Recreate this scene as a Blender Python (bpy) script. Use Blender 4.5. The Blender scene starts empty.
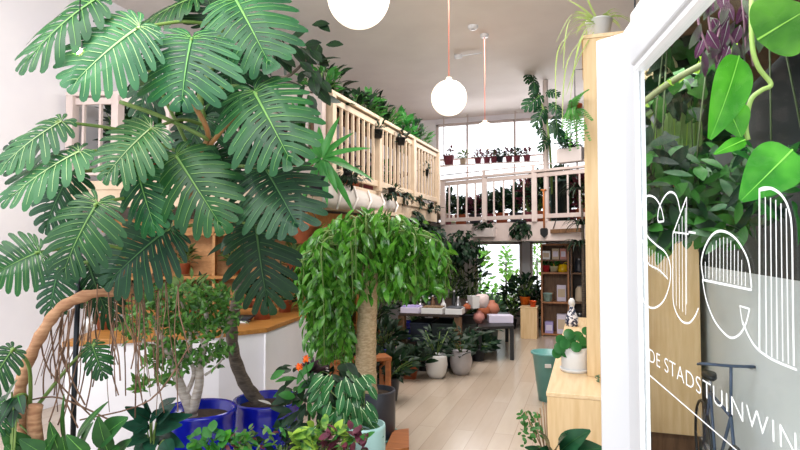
import bpy, math, random
from mathutils import Vector as V, Matrix, Euler
rnd = random.Random(7)
C = bpy.context.scene.collection
sc = bpy.context.scene
# ---------------------------------------------------------------- camera
F = 560.0
YAW = math.radians(18.4); PITCH = math.radians(2.25)
cd = bpy.data.cameras.new('camera'); cam = bpy.data.objects.new('camera', cd); C.objects.link(cam)
cd.sensor_width = 36.0; cd.lens = F/800*36; cd.clip_start = .05; cd.clip_end = 200
cam.location = (0, 0, 1.8); cam.rotation_euler = (math.pi/2+PITCH, 0, YAW)
sc.camera = cam
MR = Euler((math.pi/2+PITCH, 0, YAW)).to_matrix(); CL = V((0, 0, 1.8))
def ray(px, py): return MR @ V(((px-400)/F, (225-py)/F, -1))
def P(px, py, d): return CL + ray(px, py)*d
def PX(px, py, X): r = ray(px, py); return CL + r*(X/r.x)
def PY(px, py, Y): r = ray(px, py); return CL + r*(Y/r.y)
def PZ(px, py, Z): r = ray(px, py); return CL + r*((Z-1.8)/r.z)
FW = MR @ V((0, 0, -1)); RT = MR @ V((1, 0, 0)); UP = V((0, 0, 1))
# ---------------------------------------------------------------- light
YBW = 13.7
w = bpy.data.worlds.new('world'); sc.world = w; w.use_nodes = True
w.node_tree.nodes['Background'].inputs[0].default_value = (.90, .95, 1.0, 1)
w.node_tree.nodes['Background'].inputs[1].default_value = 1.8
def area(name, loc, rot, sx, sy, power, col):
    l = bpy.data.lights.new(name, 'AREA'); l.shape = 'RECTANGLE'; l.size = sx; l.size_y = sy; l.energy = power; l.color = col
    o = bpy.data.objects.new(name, l); o.location = loc; o.rotation_euler = rot; C.objects.link(o)
area('shopfront_daylight', (-2.2, .6, 4.2), (math.radians(50), 0, math.radians(8)), 5.5, 1.2, 185, (1, .98, .96))
area('ceiling_fill_light', (-1.2, 7.6, 4.88), (0, 0, 0), 1.6, 4.5, 200, (1, .95, .92))  # unseen fill added under the closed ceiling to lift the interior
area('bay_fill_light', (.38, 2.3, 2.62), (math.radians(-8), math.radians(-28), 0), .3, 1.2, 7, (1, 1, 1))  # unseen fill added to brighten the pale wall behind the door glass
area('gallery_window_daylight', (-1.4, YBW, 3.6), (math.radians(-78), 0, 0), 3.6, 1.6, 200, (.98, .97, 1))
vs = sc.view_settings
vs.view_transform = 'Standard'; vs.look = 'None'; vs.exposure = 0.32; vs.gamma = 1.0
try: vs.use_curve_mapping = False
except Exception: pass

# ---------------------------------------------------------------- materials
def lin(h):
    h = h.lstrip('#'); o = []
    for i in (0, 2, 4):
        c = int(h[i:i+2], 16)/255; o.append(c/12.92 if c <= .04045 else ((c+.055)/1.055)**2.4)
    return (*o, 1)
MC = {}
def mat(name, col, rough=.6, col2=None, scale=8, stretch=(1, 1, 1), metal=0, emit=0, bump=0, spec=.5, det=3, sharp=0):
    if name in MC: return MC[name]
    m = bpy.data.materials.new(name); m.use_nodes = True; nt = m.node_tree; b = nt.nodes['Principled BSDF']
    b.inputs['Roughness'].default_value = rough; b.inputs['Metallic'].default_value = metal
    b.inputs['Specular IOR Level'].default_value = spec
    b.inputs['Base Color'].default_value = lin(col)
    if col2 or bump:
        tc = nt.nodes.new('ShaderNodeTexCoord'); mp = nt.nodes.new('ShaderNodeMapping'); mp.inputs['Scale'].default_value = stretch
        n = nt.nodes.new('ShaderNodeTexNoise'); n.inputs['Scale'].default_value = scale; n.inputs['Detail'].default_value = det
        nt.links.new(tc.outputs['Object'], mp.inputs[0]); nt.links.new(mp.outputs[0], n.inputs[0])
        if col2:
            r = nt.nodes.new('ShaderNodeValToRGB'); r.color_ramp.elements[0].color = lin(col); r.color_ramp.elements[1].color = lin(col2)
            r.color_ramp.elements[0].position = .35+sharp; r.color_ramp.elements[1].position = .65-sharp
            nt.links.new(n.outputs[0], r.inputs[0]); nt.links.new(r.outputs[0], b.inputs['Base Color'])
        if bump:
            bp = nt.nodes.new('ShaderNodeBump'); bp.inputs['Strength'].default_value = bump; bp.inputs['Distance'].default_value = .01
            nt.links.new(n.outputs[0], bp.inputs['Height']); nt.links.new(bp.outputs[0], b.inputs['Normal'])
    if emit:
        b.inputs['Emission Color'].default_value = lin(col); b.inputs['Emission Strength'].default_value = emit
    MC[name] = m; return m
def leafmat(name, c1, c2, rough=.38, trans=.25, scale=9, spec=.32):
    if name in MC: return MC[name]
    m = bpy.data.materials.new(name); m.use_nodes = True; nt = m.node_tree; b = nt.nodes['Principled BSDF']; out = nt.nodes['Material Output']
    b.inputs['Roughness'].default_value = rough; b.inputs['Specular IOR Level'].default_value = spec
    tc = nt.nodes.new('ShaderNodeTexCoord'); n = nt.nodes.new('ShaderNodeTexNoise'); n.inputs['Scale'].default_value = scale
    r = nt.nodes.new('ShaderNodeValToRGB'); r.color_ramp.elements[0].color = lin(c1); r.color_ramp.elements[1].color = lin(c2)
    r.color_ramp.elements[0].position = .35; r.color_ramp.elements[1].position = .66
    t = nt.nodes.new('ShaderNodeBsdfTranslucent'); mx = nt.nodes.new('ShaderNodeMixShader'); mx.inputs[0].default_value = trans
    nt.links.new(tc.outputs['Object'], n.inputs[0]); nt.links.new(n.outputs[0], r.inputs[0])
    oi = nt.nodes.new('ShaderNodeObjectInfo'); mr = nt.nodes.new('ShaderNodeMapRange'); mr.inputs[3].default_value = .72; mr.inputs[4].default_value = 1.3
    hs = nt.nodes.new('ShaderNodeHueSaturation'); mh = nt.nodes.new('ShaderNodeMapRange'); mh.inputs[3].default_value = .485; mh.inputs[4].default_value = .512
    nt.links.new(oi.outputs['Random'], mr.inputs[0]); nt.links.new(mr.outputs[0], hs.inputs['Value']); nt.links.new(oi.outputs['Random'], mh.inputs[0]); nt.links.new(mh.outputs[0], hs.inputs['Hue'])
    nt.links.new(r.outputs[0], hs.inputs['Color'])
    nt.links.new(hs.outputs[0], b.inputs['Base Color']); nt.links.new(hs.outputs[0], t.inputs['Color'])
    nt.links.new(b.outputs[0], mx.inputs[1]); nt.links.new(t.outputs[0], mx.inputs[2]); nt.links.new(mx.outputs[0], out.inputs['Surface'])
    MC[name] = m; return m
def wood(name, c1, c2, rough=.45, stretch=(1.5, 14, 14), scale=2.2):
    return mat(name, c1, rough, c2, scale, stretch, det=6)
M_wall = mat('white wall paint', '#e8e5ea', .8, '#eeebee', 2, bump=.05)
M_ceil = mat('warm grey ceiling paint', '#e2d8d2', .85, '#e8dfd9', 1.5)
M_trim = mat('white gloss paint', '#e9e8ec', .4)
M_rail = mat('cream rail paint', '#cbb398', .55, '#d4bfa5', 5)
M_rail2 = mat('dusty white rail paint', '#c9b8b2', .55, '#d2c3bd', 5)
M_ply = wood('birch plywood', '#e3c598', '#d6b483', .5, (14, 14, 1.2))
M_plyt = wood('birch plywood top', '#e6cba2', '#dcbb8c', .45, (14, 1.2, 14))
M_oak = wood('orange oak', '#b9803f', '#a06a30', .45, (1.5, 12, 12))
M_bwood = wood('brown wood', '#7b5a3e', '#5f432c', .55, (12, 12, 2))
M_dwood = wood('dark wood', '#3b2a20', '#2b1e17', .55, (12, 12, 2))
M_black = mat('black plastic', '#1d1f22', .45)
M_char = mat('charcoal glazed pot', '#2b2f38', .35, '#333742', 6)
M_blue = mat('cobalt glaze', '#1420b4', .16, '#0d1690', 4, bump=.1, spec=.7)
M_white = mat('white ceramic', '#dcdcdc', .3)
M_greyc = mat('grey ceramic', '#a9a5a8', .35, '#b5b1b3', 6)
M_terra = mat('terracotta', '#b0603c', .8, '#9d5030', 8)
M_pink = mat('dusty pink pot', '#8d4453', .7, '#7a3947', 8)
M_teal = mat('teal glaze', '#5f9a97', .35, '#6ba6a1', 5)
M_palet = mat('pale celadon glaze', '#9cc0bd', .35, '#8fb5b3', 5)
M_soil = mat('potting soil', '#2e221b', .95, '#463527', 40, bump=.6)
M_steel = mat('dark steel', '#30343a', .4, metal=.7)
M_silver = mat('silver metal', '#a8a8ac', .3, metal=.9)
M_orange = mat('orange petals', '#f07a18', .6, '#e86410', 20)
M_bark = mat('brown bark', '#8d6246', .85, '#b48a68', 9, (1, 1, 5), bump=.8)
M_barkd = mat('grey brown bark', '#4a4139', .9, '#6b5f54', 16, (1, 1, 4), bump=.8)
M_barkp = mat('pale grey bark', '#c2b7ae', .85, '#9c8f84', 12, (1, 1, 5), bump=.6)
M_barkc = mat('cream lumpy bark', '#cdb695', .85, '#ad9572', 30, (1, 1, 2.5), bump=1.0)
M_root = mat('dry aerial root', '#7d5f4b', .85, '#5d4435', 20)
M_stemg = mat('green stem', '#5d7a35', .5, '#728c48', 10)
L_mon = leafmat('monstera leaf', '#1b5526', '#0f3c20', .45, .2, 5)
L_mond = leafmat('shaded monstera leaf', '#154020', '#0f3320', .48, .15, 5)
L_monl = leafmat('light monstera leaf', '#35683a', '#235230', .5, .25, 5)  # lighter green for some of the leaves
L_rib = leafmat('pale leaf rib', '#6c9a4c', '#5f8f48', .45, .2)
L_fic = leafmat('bright weeping leaf', '#1f651a', '#62ad3a', .26, .2, 16, .6)
L_ficr = leafmat('weeping leaf rib', '#6ba84a', '#7ab25a', .4, .3)
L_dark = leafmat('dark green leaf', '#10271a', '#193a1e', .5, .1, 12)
L_mid = leafmat('mid green leaf', '#2f6b2c', '#3f8236', .4, .25, 12)
L_brt = leafmat('fresh green leaf', '#2f7414', '#57a02a', .3, .3, 11)
L_yel = leafmat('yellow green leaf', '#8fb43a', '#a9c552', .45, .4, 9)
L_jade = leafmat('jade leaf', '#2c5c27', '#5c9038', .35, .15, 22)
L_red = leafmat('burgundy leaf', '#4a2230', '#6b3140', .45, .2, 12)
L_plum = leafmat('near black plum leaf', '#2b1a22', '#3d2630', .35, .1, 12)
L_zeb = leafmat('silver striped leaf', '#62755c', '#4b2b40', .4, .2, 18)
L_olive = leafmat('olive leaf', '#4d6634', '#5f7a3e', .5, .25, 12)
L_sage = leafmat('sage leaf', '#7c9a78', '#4f7a58', .5, .2, 14)
L_frond = leafmat('pale frond', '#a9bf6c', '#b9cb83', .5, .3, 10)

# ---------------------------------------------------------------- mesh builder
def orth(d):
    a = V((0, 0, 1)) if abs(d.normalized().z) < .9 else V((1, 0, 0))
    x = d.cross(a).normalized(); return x, x.cross(d.normalized()).normalized()
class MB:
    def __init__(s): s.v = []; s.f = []; s.m = []
    def add(s, vs_, fs, m=0):
        o = len(s.v); s.v += [V(p) for p in vs_]; s.f += [tuple(i+o for i in f) for f in fs]; s.m += [m]*len(fs); return s
    def box(s, a, b, m=0):
        x0, x1 = sorted((a[0], b[0])); y0, y1 = sorted((a[1], b[1])); z0, z1 = sorted((a[2], b[2]))
        return s.add([(x0, y0, z0), (x1, y0, z0), (x1, y1, z0), (x0, y1, z0), (x0, y0, z1), (x1, y0, z1), (x1, y1, z1), (x0, y1, z1)],
                     [(0, 3, 2, 1), (4, 5, 6, 7), (0, 1, 5, 4), (1, 2, 6, 5), (2, 3, 7, 6), (3, 0, 4, 7)], m)
    def obox(s, c, ux, uy, uz, m=0):   # half-axis vectors
        c = V(c); vv = [c+ux*i+uy*j+uz*k for k in (-1, 1) for (i, j) in ((-1, -1), (1, -1), (1, 1), (-1, 1))]
        return s.add(vv, [(0, 3, 2, 1), (4, 5, 6, 7), (0, 1, 5, 4), (1, 2, 6, 5), (2, 3, 7, 6), (3, 0, 4, 7)], m)
    def beam(s, a, b, wd, h, m=0):      # bar from a to b, width wd (level), height h
        a = V(a); b = V(b); d = (b-a)
        if abs(d.normalized().z) > .95: x = V((1, 0, 0)); y = V((0, 1, 0))
        else: x = d.cross(UP).normalized(); y = x.cross(d).normalized()
        return s.obox((a+b)/2, d/2, x*wd/2, y*h/2, m)
    def prism(s, poly, z0, z1, m=0):
        n = len(poly)
        ar = sum(poly[i][0]*poly[(i+1) % n][1]-poly[(i+1) % n][0]*poly[i][1] for i in range(n))
        if ar < 0: poly = poly[::-1]
        return s.add([(p[0], p[1], z0) for p in poly]+[(p[0], p[1], z1) for p in poly],
                     [tuple(range(n))[::-1], tuple(range(n, 2*n))]+[(i, (i+1) % n, n+(i+1) % n, n+i) for i in range(n)], m)
    def tube(s, pts, r, seg=8, m=0, cap=True):
        pts = [V(p) for p in pts]; n = len(pts)
        if not isinstance(r, (list, tuple)): r = [r]*n
        x, y = orth(pts[1]-pts[0]); vv = []; ff = []
        for i, p in enumerate(pts):
            t = (pts[min(i+1, n-1)]-pts[max(i-1, 0)]).normalized()
            x = (x-t*x.dot(t)).normalized(); y = t.cross(x)
            for k in range(seg):
                a = 2*math.pi*k/seg; vv.append(p+(x*math.cos(a)+y*math.sin(a))*r[i])
        for i in range(n-1):
            for k in range(seg):
                k2 = (k+1) % seg; ff.append((i*seg+k, i*seg+k2, (i+1)*seg+k2, (i+1)*seg+k))
        if cap: ff += [tuple(range(seg))[::-1], tuple((n-1)*seg+k for k in range(seg))]
        return s.add(vv, ff, m)
    def lathe(s, c, prof, seg=28, m=0, cap=False):
        c = V(c); vv = []; ff = []; n = len(prof)
        for r, z in prof:
            for k in range(seg):
                a = 2*math.pi*k/seg; vv.append(c+V((r*math.cos(a), r*math.sin(a), z)))
        for i in range(n-1):
            for k in range(seg):
                k2 = (k+1) % seg; ff.append((i*seg+k, i*seg+k2, (i+1)*seg+k2, (i+1)*seg+k))
        if cap: ff += [tuple(range(seg))[::-1], tuple((n-1)*seg+k for k in range(seg))]
        return s.add(vv, ff, m)
    def sphere(s, c, r, m=0, seg=20, rz=None):
        rz = rz or r
        return s.lathe(c, [(max(r*math.sin(math.pi*i/(seg//2)), .0004), -rz*math.cos(math.pi*i/(seg//2))) for i in range(seg//2+1)], seg, m)
    def leaf(s, b, d, nrm, L, W, curl=.25, seg=4, fold=.25, m=0, shape='oval', rib=None):
        """one blade from b along d; nrm = upper side"""
        d = d.normalized(); x = d.cross(nrm)
        if x.length < 1e-4: x = orth(d)[0]
        x.normalize(); n = x.cross(d).normalized()
        if n.dot(nrm) < 0: n = -n
        vv = []; ff = []
        for i in range(seg+1):
            t = i/seg
            if shape == 'oval': hw = math.sin(math.pi*min(.985, .02+t*.96))**.8
            elif shape == 'heart': hw = (math.sin(math.pi*(t*.97)**.62)+.02)**.85
            elif shape == 'strap': hw = min(1, 3*t+.35)*(1-t**3)
            else: hw = math.sin(math.pi*(t*.96+.02)**.8)
            p = b+d*(L*(t-.10*curl*t*t))-n*(curl*L*t*t)
            up = n*(fold*W*.5*hw)
            vv += [p-x*(W*.5*hw)+up, p, p+x*(W*.5*hw)+up]
        for i in range(seg):
            a = i*3; ff += [(a, a+1, a+4, a+3), (a+1, a+2, a+5, a+4)]
        s.add(vv, ff, m)
        if rib is not None:
            vv = []; ff = []
            for i in range(seg+1):
                t = i/seg; p = b+d*(L*(t-.10*curl*t*t))-n*(curl*L*t*t)+n*(.012*L+.0015)
                q = W*(.035 if W < .09 else .014)*(1.15-t); vv += [p-x*q, p+x*q]
            for i in range(seg): a = i*2; ff.append((a, a+1, a+3, a+2))
            s.add(vv, ff, rib)
        return s
    def build(s, name, mats, parent=None, smooth=True, bevel=0, sub=0, thick=0):
        if not isinstance(mats, (list, tuple)): mats = [mats]
        off = parent_loc(parent) if parent else None
        if off is None:
            xs = [p.x for p in s.v]; ys = [p.y for p in s.v]; zs = [p.z for p in s.v]
            off = V(((min(xs)+max(xs))/2, (min(ys)+max(ys))/2, min(zs)))
            loc = off
        else: loc = V((0, 0, 0))
        me = bpy.data.meshes.new(name); me.from_pydata([p-off for p in s.v], [], s.f)
        for q in mats: me.materials.append(q)
        me.polygons.foreach_set('material_index', s.m); me.polygons.foreach_set('use_smooth', [smooth]*len(s.f)); me.update()
        o = bpy.data.objects.new(name, me); C.objects.link(o); o.location = loc
        if parent: o.parent = parent
        if bevel:
            bv = o.modifiers.new('bevel', 'BEVEL'); bv.width = bevel; bv.segments = 2; bv.limit_method = 'ANGLE'
            o.modifiers.new('wn', 'WEIGHTED_NORMAL').keep_sharp = True
        if sub: q = o.modifiers.new('sub', 'SUBSURF'); q.levels = sub; q.render_levels = sub
        if thick: q = o.modifiers.new('solid', 'SOLIDIFY'); q.thickness = thick
        return o
def parent_loc(o):
    l = V((0, 0, 0))
    while o: l = l+V(o.location); o = o.parent
    return l
def tag(o, label=None, cat=None, group=None, kind=None):
    if label: o['label'] = label
    if cat: o['category'] = cat
    if group: o['group'] = group
    if kind: o['kind'] = kind
    return o
def thing(name, label, cat, loc, group=None):
    o = bpy.data.objects.new(name, None); C.objects.link(o); o.location = loc; o.empty_display_size = .1
    return tag(o, label, cat, group)
def struct(name, mb, m, **k): return tag(mb.build(name, m, smooth=False, **k), kind='structure')
def mix(a, b, t): return a*(1-t)+b*t
def rv(): return V((rnd.uniform(-1, 1), rnd.uniform(-1, 1), rnd.uniform(-1, 1)))
def ru(a, b): return rnd.uniform(a, b)
def smooth_path(pts, n=5):
    pts = [V(p) for p in pts]; out = []
    for i in range(len(pts)-1):
        p0 = pts[max(i-1, 0)]; p1 = pts[i]; p2 = pts[i+1]; p3 = pts[min(i+2, len(pts)-1)]
        for k in range(n):
            t = k/n; out.append(.5*((2*p1)+(p2-p0)*t+(2*p0-5*p1+4*p2-p3)*t*t+(3*p1-p0-3*p2+p3)*t**3))
    return out+[pts[-1]]
def taper(a, b, n): return [a+(b-a)*i/(n-1) for i in range(n)]

# ================================================================ ROOM
XL, XR, Y0, YB, ZC = -5.75, .95, 1.55, 13.3, 4.95
mf = MB().box((XL-.2, -2.5, -.1), (XR+.6, YB+.2, 0))
def plankmat():
    m = mat('pale floor boards', '#c9b9a8', .22); nt = m.node_tree; b = nt.nodes['Principled BSDF']
    tc = nt.nodes.new('ShaderNodeTexCoord'); mp = nt.nodes.new('ShaderNodeMapping'); mp.inputs['Rotation'].default_value = (0, 0, math.pi/2)
    br = nt.nodes.new('ShaderNodeTexBrick'); br.inputs['Scale'].default_value = 1; br.inputs['Brick Width'].default_value = 2.2; br.inputs['Row Height'].default_value = .19
    br.inputs['Mortar Size'].default_value = .003; br.inputs['Color1'].default_value = lin('#cbbcab'); br.inputs['Color2'].default_value = lin('#bfae9c'); br.inputs['Mortar'].default_value = lin('#ad9d8d')
    n = nt.nodes.new('ShaderNodeTexNoise'); n.inputs['Scale'].default_value = 3; mp2 = nt.nodes.new('ShaderNodeMapping'); mp2.inputs['Scale'].default_value = (8, 1, 1)
    mx = nt.nodes.new('ShaderNodeMix'); mx.data_type = 'RGBA'; mx.blend_type = 'MULTIPLY'; mx.inputs[0].default_value = .35
    r = nt.nodes.new('ShaderNodeValToRGB'); r.color_ramp.elements[0].color = (.7, .66, .62, 1); r.color_ramp.elements[1].color = (1, 1, 1, 1)
    nt.links.new(tc.outputs['Object'], mp.inputs[0]); nt.links.new(mp.outputs[0], br.inputs[0])
    nt.links.new(tc.outputs['Object'], mp2.inputs[0]); nt.links.new(mp2.outputs[0], n.inputs[0]); nt.links.new(n.outputs[0], r.inputs[0])
    nt.links.new(br.outputs['Color'], mx.inputs[6]); nt.links.new(r.outputs[0], mx.inputs[7]); nt.links.new(mx.outputs[2], b.inputs['Base Color'])
    return m
struct('floor', mf, plankmat())
struct('ceiling', MB().box((XL-.2, Y0, ZC), (XR+.2, YB+.2, ZC+.15)), M_ceil)
struct('wall_left', MB().box((XL-.2, Y0, 0), (XL, YB+.2, ZC)), M_wall)
M_pale = mat('pale street reflection tint', '#d6dfe4', .6, '#cdd7dd', 2)  # bright street reflection in the glass, put into the lower wall colour
M_slate = mat('slate dark paint', '#262d32', .7, '#30383c', 3)
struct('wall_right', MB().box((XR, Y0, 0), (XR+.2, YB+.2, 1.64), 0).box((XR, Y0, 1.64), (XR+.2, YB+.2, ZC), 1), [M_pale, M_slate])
# back wall with openings: list of boxes around the windows
def xb(px): return PY(px, 240, YB).x
wb = MB()
wx0, wx1 = xb(436), XR
zt, zb_ = ZC-.12, 2.36
wb.box((XL, YB, 0), (xb(474), YB+.2, zb_)).box((XL, YB, zb_), (wx0, YB+.2, ZC)).box((wx0, YB, zt), (XR, YB+.2, ZC))
wb.box((xb(474), YB, 1.93), (XR, YB+.2, zb_))
wb.box((xb(522), YB, 0), (xb(530), YB+.2, 1.93)).box((xb(530), YB, 0), (xb(548), YB+.2, .75)).box((xb(548), YB, 0), (XR, YB+.2, 1.93))
struct('wall_back', wb, M_wall)
def win(name, x0, x1, z0, z1, muls, hm=()):
    g = MB(); t = .05
    for a, b in (((x0, z0), (x0+t, z1)), ((x1-t, z0), (x1, z1)), ((x0, z0), (x1, z0+t)), ((x0, z1-t), (x1, z1))):
        g.box((a[0], YB+.06, a[1]), (b[0], YB+.14, b[1]))
    for mx_ in muls: g.box((mx_-.02, YB+.06, z0), (mx_+.02, YB+.14, z1))
    for z in hm: g.box((x0, YB+.06, z-.02), (x1, YB+.14, z+.02))
    e = bpy.data.objects.new(name, None); C.objects.link(e); e.location = ((x0+x1)/2, YB+.1, z0); e['kind'] = 'structure'
    g.build('window_frame', M_rail2, e, smooth=False)
    MB().box((x0+t, YB+.095, z0+t), (x1-t, YB+.101, z1-t)).build('window_pane', M_glass, e, smooth=False)
def glassmat(name, tint=(1, 1, 1, 1), rough=.02, k=1.0):
    m = bpy.data.materials.new(name); m.use_nodes = True; nt = m.node_tree; out = nt.nodes['Material Output']; nt.nodes.remove(nt.nodes['Principled BSDF'])
    t = nt.nodes.new('ShaderNodeBsdfTransparent'); t.inputs[0].default_value = tint; g = nt.nodes.new('ShaderNodeBsdfGlossy'); g.inputs['Roughness'].default_value = rough
    fr = nt.nodes.new('ShaderNodeFresnel'); fr.inputs[0].default_value = 1.45; mu = nt.nodes.new('ShaderNodeMath'); mu.operation = 'MULTIPLY'; mu.inputs[1].default_value = k
    mx = nt.nodes.new('ShaderNodeMixShader'); nt.links.new(fr.outputs[0], mu.inputs[0]); nt.links.new(mu.outputs[0], mx.inputs[0]); nt.links.new(t.outputs[0], mx.inputs[1]); nt.links.new(g.outputs[0], mx.inputs[2]); nt.links.new(mx.outputs[0], out.inputs[0])
    return m
M_glass = glassmat('window glass')
win('window_1', wx0, xb(546), zb_, zt, [xb(467), xb(515)], [3.95])
win('window_2', xb(546), wx1, zb_, zt, [xb(578)], [3.1])
win('window_3', xb(530), xb(548), .75, 1.93, [])
# garden door under the gallery
e = bpy.data.objects.new('door_2', None); C.objects.link(e); e.location = (xb(498), YB+.1, 0); e['kind'] = 'structure'
g = MB(); x0, x1 = xb(474), xb(522); t = .07
g.box((x0, YB+.05, 0), (x0+t, YB+.15, 1.93)).box((x1-t, YB+.05, 0), (x1, YB+.15, 1.93)).box((x0, YB+.05, 1.86), (x1, YB+.15, 1.93)).box((x0, YB+.05, 0), (x1, YB+.15, .35))
g.build('door_frame', M_rail2, e, smooth=False)
MB().box((x0+t, YB+.09, .35), (x1-t, YB+.1, 1.86)).build('glass_pane', M_glass, e, smooth=False)
# facade beam above the open shopfront and a baseboard
struct('trim_1', MB().box((XL-.2, Y0-.1, ZC-.3), (XR+.2, Y0+.02, ZC+.15)), M_trim)
struct('baseboard_left', MB().box((XL, Y0, 0), (XL+.02, YB, .14)), M_trim, bevel=.004)
struct('baseboard_right', MB().box((XR-.02, Y0, 0), (XR, YB, .14)), M_trim, bevel=.004)

# ---------------------------------------------------------------- galleries (mezzanine)
ZL, ZR_ = 2.56, 2.28
A = P(60, 150, 6.5); B = P(325, 150, 6.25); Cc = P(438, 180, 10.4)
A.z = B.z = Cc.z = 0
A.x = XL+.02
Ds = P(441, 200, 12.2); De = P(592, 200, 9.9); Ds.z = De.z = 0
ml = MB()
ml.prism([(A.x, A.y), (B.x, B.y), (Cc.x, Cc.y), (Ds.x, Ds.y), (Ds.x, YB), (XL, YB)], ZL-.1, ZL)
struct('trim_2', ml, M_rail)
# timber beam under the front of the left gallery
def off(p, dx=0, dy=0, z=0): return V((p.x+dx, p.y+dy, z))
struct('trim_3', MB().beam(off(A, 0, .1, ZL-.2), off(B, -.05, .1, ZL-.2), .16, .2).beam(off(B, -.1, .15, ZL-.2), off(Cc, -.1, 0, ZL-.2), .16, .2), M_rail)
struct('trim_4', MB().beam(off(A, .1, .5, 2.06), off(B, -.5, .5, 2.06), .1, .16).beam(off(B, -.6, .6, 2.0), off(Cc, -.6, -.4, 2.0), .1, .3), M_oak)
struct('trim_5', MB().prism([(Ds.x, Ds.y), (De.x, De.y), (XR, De.y), (XR, YB), (Ds.x, YB)], ZR_-.36, ZR_), M_rail2)
def railing(name, label, a, b, z0, h, n_sub, per, m, posts=True, hh=.07):
    """a..b base line, n_sub bays with per balusters each"""
    e = thing(name, label, 'railing', (a.x, a.y, z0))
    d = b-a; nd = d.normalized()
    for i in range(n_sub+1):
        p = a+d*(i/n_sub)+nd*(.06 if i == 0 else (-.06 if i == n_sub else 0))
        MB().box((p.x-.05, p.y-.05, z0), (p.x+.05, p.y+.05, z0+h-.02)).build('post', m, e, smooth=False, bevel=.006)
    MB().beam(off(a, z=z0+h), off(b, z=z0+h), .1, hh*.7).beam(off(a, z=z0+h-.08), off(b, z=z0+h-.08), .04, .08).build('handrail', m, e, smooth=False, bevel=.008)
    MB().beam(off(a, z=z0+.1), off(b, z=z0+.1), .05, .08).build('bottom_rail', m, e, smooth=False, bevel=.006)
    for i in range(n_sub):
        for k in range(per):
            p = a+d*((i+(k+1)/(per+1))/n_sub)
            q = off(p, z=z0+.1); r_ = off(p, z=z0+h-.1)
            MB().beam(q, r_, .032, .032).build('baluster', m, e, smooth=False)
    return e
railing('gallery_railing', 'white gallery railing behind the big monstera leaves at upper left', A+V((.05, 0, 0)), B, ZL, 1.0, 5, 2, M_rail2)
railing('gallery_railing', 'cream wooden gallery railing running back along the left side under hanging globes', B+V((.0, .08, 0)), Cc, ZL, 1.0, 3, 8, M_rail)
rb = railing('gallery_railing', 'white railing of the rear gallery in front of the bright windows', Ds, De, ZR_, .96, 3, 4, M_rail2)
# thin upper rail on the rear gallery
MB().tube([off(Ds, z=ZR_+1.08), off(De, z=ZR_+1.08)], .012, 6).build('upper_rail', M_rail2, rb)
for t in (.33, .66): MB().beam(off(mix(Ds, De, t), z=ZR_+.9), off(mix(Ds, De, t), z=ZR_+1.09), .06, .06).build('rail_bracket', M_rail2, rb, smooth=False)
# slim pillar of the rear gallery
pb = P(546, 225, 10.3)
MB().tube([(pb.x, pb.y-.16, 0.0), (pb.x, pb.y-.16, ZC)], .05, 12)
pil = MB().tube([(pb.x, pb.y+.22, ZR_), (pb.x, pb.y+.22, ZC)], .05, 14)
struct('trim_6', pil, M_rail2)

# ---------------------------------------------------------------- glass shop door (open, near the camera at right)
d1 = P(640, 66, 1.37); d2 = P(800, 66, .70)
dd = V((d2.x-d1.x, d2.y-d1.y, 0)).normalized(); dn = dd.cross(UP).normalized()
O = V((d1.x, d1.y, 0))
def door_pt(px, py):
    r = ray(px, py); t = (O-CL).dot(dn)/r.dot(dn); return CL+r*t
M_dpaint = mat('white door paint', '#b9b9bd', .4)
door = bpy.data.objects.new('door_1', None); C.objects.link(door); door.location = O; door['kind'] = 'structure'
tp = door_pt(640, 66).z; tl = .0
lean = -UP.cross(dn)*0
sw = .10
def dbar(a, b, th=.045):   # a,b = (s,z) corner pairs in door plane
    c = O+dd*((a[0]+b[0])/2)+UP*((a[1]+b[1])/2)
    return c, dd*((b[0]-a[0])/2), dn*(th/2), UP*((b[1]-a[1])/2)
Wd = .95
g = MB(); g.obox(*dbar((-sw-.012, 0), (-.012, tp+.13), .02)); g.build('hinge_stile', M_dpaint, door, smooth=False, bevel=.006)
g = MB(); g.obox(*dbar((Wd, 0), (Wd+sw, tp+.13))); g.build('lock_stile', M_trim, door, smooth=False, bevel=.006)
g = MB(); g.obox(*dbar((0, tp), (Wd, tp+.13))); g.build('top_rail', M_dpaint, door, smooth=False, bevel=.006)
g = MB(); g.obox(*dbar((0, 0), (Wd, .35))); g.build('bottom_rail', M_trim, door, smooth=False, bevel=.006)
g = MB(); g.obox(*dbar((-.012, .35), (.0, tp), .02)); g.obox(*dbar((0, tp-.012), (Wd, tp), .03)); g.build('glazing_bead', M_trim, door, smooth=False)
g = MB(); g.obox(*dbar((0, .35), (Wd, tp), .006)); g.build('glass_pane', glassmat('door glass', (.95, .97, .96, 1), .03, .035), door, smooth=False)
# jamb beside the stile
j0 = P(598, 200, 1.56); j1 = P(634, 200, 1.5)
jt = P(594, 38, 1.56).z
struct('trim_7', MB().prism([(j0.x, j0.y), (j1.x, j1.y-.02), (j1.x+.03, j1.y+.12), (j0.x+.02, j0.y+.12)], 0, jt), M_dpaint, bevel=.006)

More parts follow.
